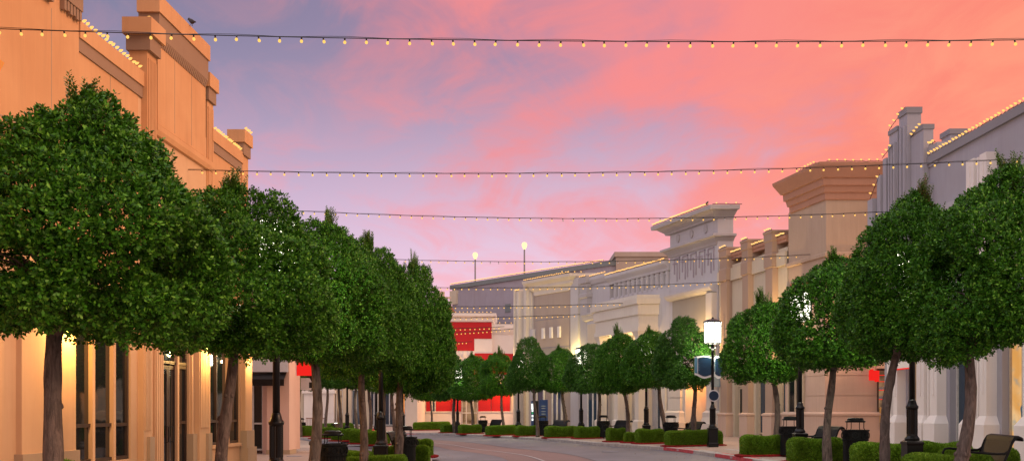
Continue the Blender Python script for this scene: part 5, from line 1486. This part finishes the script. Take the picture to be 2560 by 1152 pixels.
rng = np.random.default_rng(77); lb, ld, ls = [], [], []
for line, sg_, zf_ in ((KERB_R, 1, zroad), (KERB_L, -1, zroad), (KERB_R, -1, zwalk), (KERB_L, 1, zwalk)):
    for _ in range(420):
        i = rng.integers(3, len(line) - 6); q_ = line[i]
        if q_[1] > 75 or q_[1] < 12: continue
        x_ = q_[0] - sg_ * abs(rng.normal(.1, .9)); y_ = q_[1] + rng.uniform(-1.5, 1.5)
        a_ = rng.uniform(0, 6.28); lb.append((x_, y_, zf_(x_) + .018)); ld.append((math.cos(a_), math.sin(a_), rng.uniform(-.1, .35))); ls.append((-math.sin(a_), math.cos(a_), 0))
lm = leaf_mesh('leaf_litter_mesh', np.array(lb), unit(np.array(ld)), np.array(ls, float), rng.uniform(.04, .08, len(lb)), rng.uniform(.02, .04, len(lb)), ['fallen_leaf'])
lo_ = bpy.data.objects.new('fallen_leaves', lm); C.objects.link(lo_); lo_['kind'] = 'stuff'
# birds
def bird(label, x, y, z, rz):
    mb = MB(); rs = []
    for px_, pz, r in ((-.17, .02, .012), (-.10, .045, .025), (-.04, .06, .05), (.02, .085, .058), (.07, .115, .045), (.10, .15, .036), (.13, .16, .03), (.155, .158, .012), (.18, .154, .003)):
        rs.append([(px_, r * .8 * math.cos(2 * math.pi * i / 10), pz + r * math.sin(2 * math.pi * i / 10)) for i in range(10)])
    mb.rings(rs)
    mb.tube([(.0, .015, .04), (.01, .018, -.02)], .005, 5); mb.tube([(.0, -.015, .04), (.01, -.018, -.02)], .005, 5)
    o = mb.build('bird', 'bird', None, True); o.location = (x, y, z); o.rotation_euler = (0, 0, rz); o.scale = (1.25,) * 3
    tag(o, label, 'bird')
bird('small dark bird perched on the raised peach panel', LA(27.3, .2, 0)[0], 27.3, 12.04, 2.4)
bird('tiny bird perched on the ornate grey cornice', RC(54.5, .7, 0)[0], 54.3, 12.66, 1.0)

# ================================================================== sky and light
wd = bpy.data.worlds.new('World'); S.world = wd; wd.use_nodes = True
t = NT(wd.node_tree); t.n.clear()
out = t.new('ShaderNodeOutputWorld'); bg = t.new('ShaderNodeBackground'); t.l.new(bg.outputs[0], out.inputs[0])
tc = t.new('ShaderNodeTexCoord'); d = tc.outputs['Generated']
sx = t.new('ShaderNodeSeparateXYZ'); t.l.new(d, sx.inputs[0]); X, Y, Z = sx.outputs
zc = t.math('ADD', t.math('MAXIMUM', Z, 0.0), .16)
cm = t.new('ShaderNodeCombineXYZ'); t.put(cm.inputs[0], t.math('DIVIDE', X, zc)); t.put(cm.inputs[1], t.math('DIVIDE', Y, zc))
cl = cm.outputs[0]                                    # cloud deck seen in perspective
n1 = t.noise(t.mapping(cl, (.55, .42, 1), (3.1, 1.7, 0), (0, 0, .5)), 1.7, 6, .6, .6)
n2 = t.noise(t.mapping(cl, (1.3, .9, 1), (7.3, .4, 0), (0, 0, .7)), 3.0, 6, .62, .8)
n3 = t.noise(t.mapping(cl, (.25, .3, 1), (.4, 5.0, 0)), 1.0, 3, .5)
low = t.smooth(Z, .0, .26); low2 = t.smooth(Z, .08, .38)
# glow from the right: u grows towards +X, cloud texture breaks the boundary up
u = t.math('ADD', X, t.math('MULTIPLY', t.math('SUBTRACT', n1, .5), 1.35))
u = t.math('ADD', u, t.math('MULTIPLY', t.math('SUBTRACT', n2, .5), .55))
m1 = t.smooth(u, -.20, .24)
m2 = t.smooth(t.math('ADD', t.math('ADD', X, t.math('MULTIPLY', t.math('SUBTRACT', n3, .5), .5)), t.math('MULTIPLY', t.math('SUBTRACT', n1, .5), .3)), .10, .50)
lav = t.mix(low2, (.74, .53, .74), (.185, .185, .295))
mauve = t.mix(t.smooth(X, -.5, .15), lav, t.mix(low2, (.90, .59, .73), (.34, .225, .35)))
pink = t.mix(low, (.94, .54, .66), (.93, .245, .23))
orange = t.mix(low, (1.0, .42, .36), (.97, .235, .145))
hot = t.mix(t.smooth(n2, .35, .7), orange, (1.0, .31, .175))
mauve = t.mix(t.math('MULTIPLY', t.smooth(n2, .40, .66), .42), mauve, t.mix(low2, (.93, .50, .66), (.46, .235, .30)))
c = t.mix(m1, mauve, t.mix(m2, pink, hot))
# overhead and behind the viewer the dusk sky is paler and brighter
over = t.smooth(Z, .42, .80); back = t.smooth(Y, -.15, -.75)
side = t.smooth(X, -.6, .6)
dome = t.mix(side, (1.35, 1.31, 1.50), (1.5, 1.12, .95))
rear = t.mix(side, (1.40, 1.22, 1.20), (.95, .62, .52))
c = t.mix(over, c, dome); c = t.mix(back, c, rear)
nish = t.new('ShaderNodeTexSky'); nish.sky_type = 'NISHITA'; nish.sun_disc = False
nish.sun_elevation = R(24); nish.sun_rotation = R(125)
c = t.mix(1.0, c, t.mix(1.0, nish.outputs[0], (.012, .012, .012), 'MULTIPLY'), 'ADD')
t.put(bg.inputs[0], c); bg.inputs[1].default_value = 1.0
sun = bpy.data.lights.new('sun', 'SUN'); sun.energy = 2.3; sun.angle = R(24); sun.color = (1, .60, .36)
so = bpy.data.objects.new('sun', sun); C.objects.link(so)
dv = Vector((.86, -.16, .42)); so.rotation_euler = dv.to_track_quat('Z', 'Y').to_euler(); so.location = (30, -20, 30)

cam = bpy.data.cameras.new('camera'); co = bpy.data.objects.new('camera', cam); C.objects.link(co)
co.location = (0, 0, 1.5); co.rotation_euler = (R(90), 0, 0)
cam.sensor_width = 36; cam.lens = 36 * FPX / 2560; cam.shift_y = (1024 - 576) / 2560
cam.clip_start = .1; cam.clip_end = 3000
S.camera = co
S.view_settings.view_transform = 'Standard'; S.view_settings.look = 'None'; S.view_settings.gamma = 1; S.view_settings.exposure = 0
S.view_settings.use_curve_mapping = False
cy = S.cycles
cy.max_bounces = 7; cy.diffuse_bounces = 3; cy.glossy_bounces = 3; cy.transmission_bounces = 3; cy.transparent_max_bounces = 4
cy.sample_clamp_indirect = 4; cy.caustics_reflective = False; cy.caustics_refractive = False
cy.use_denoising = True
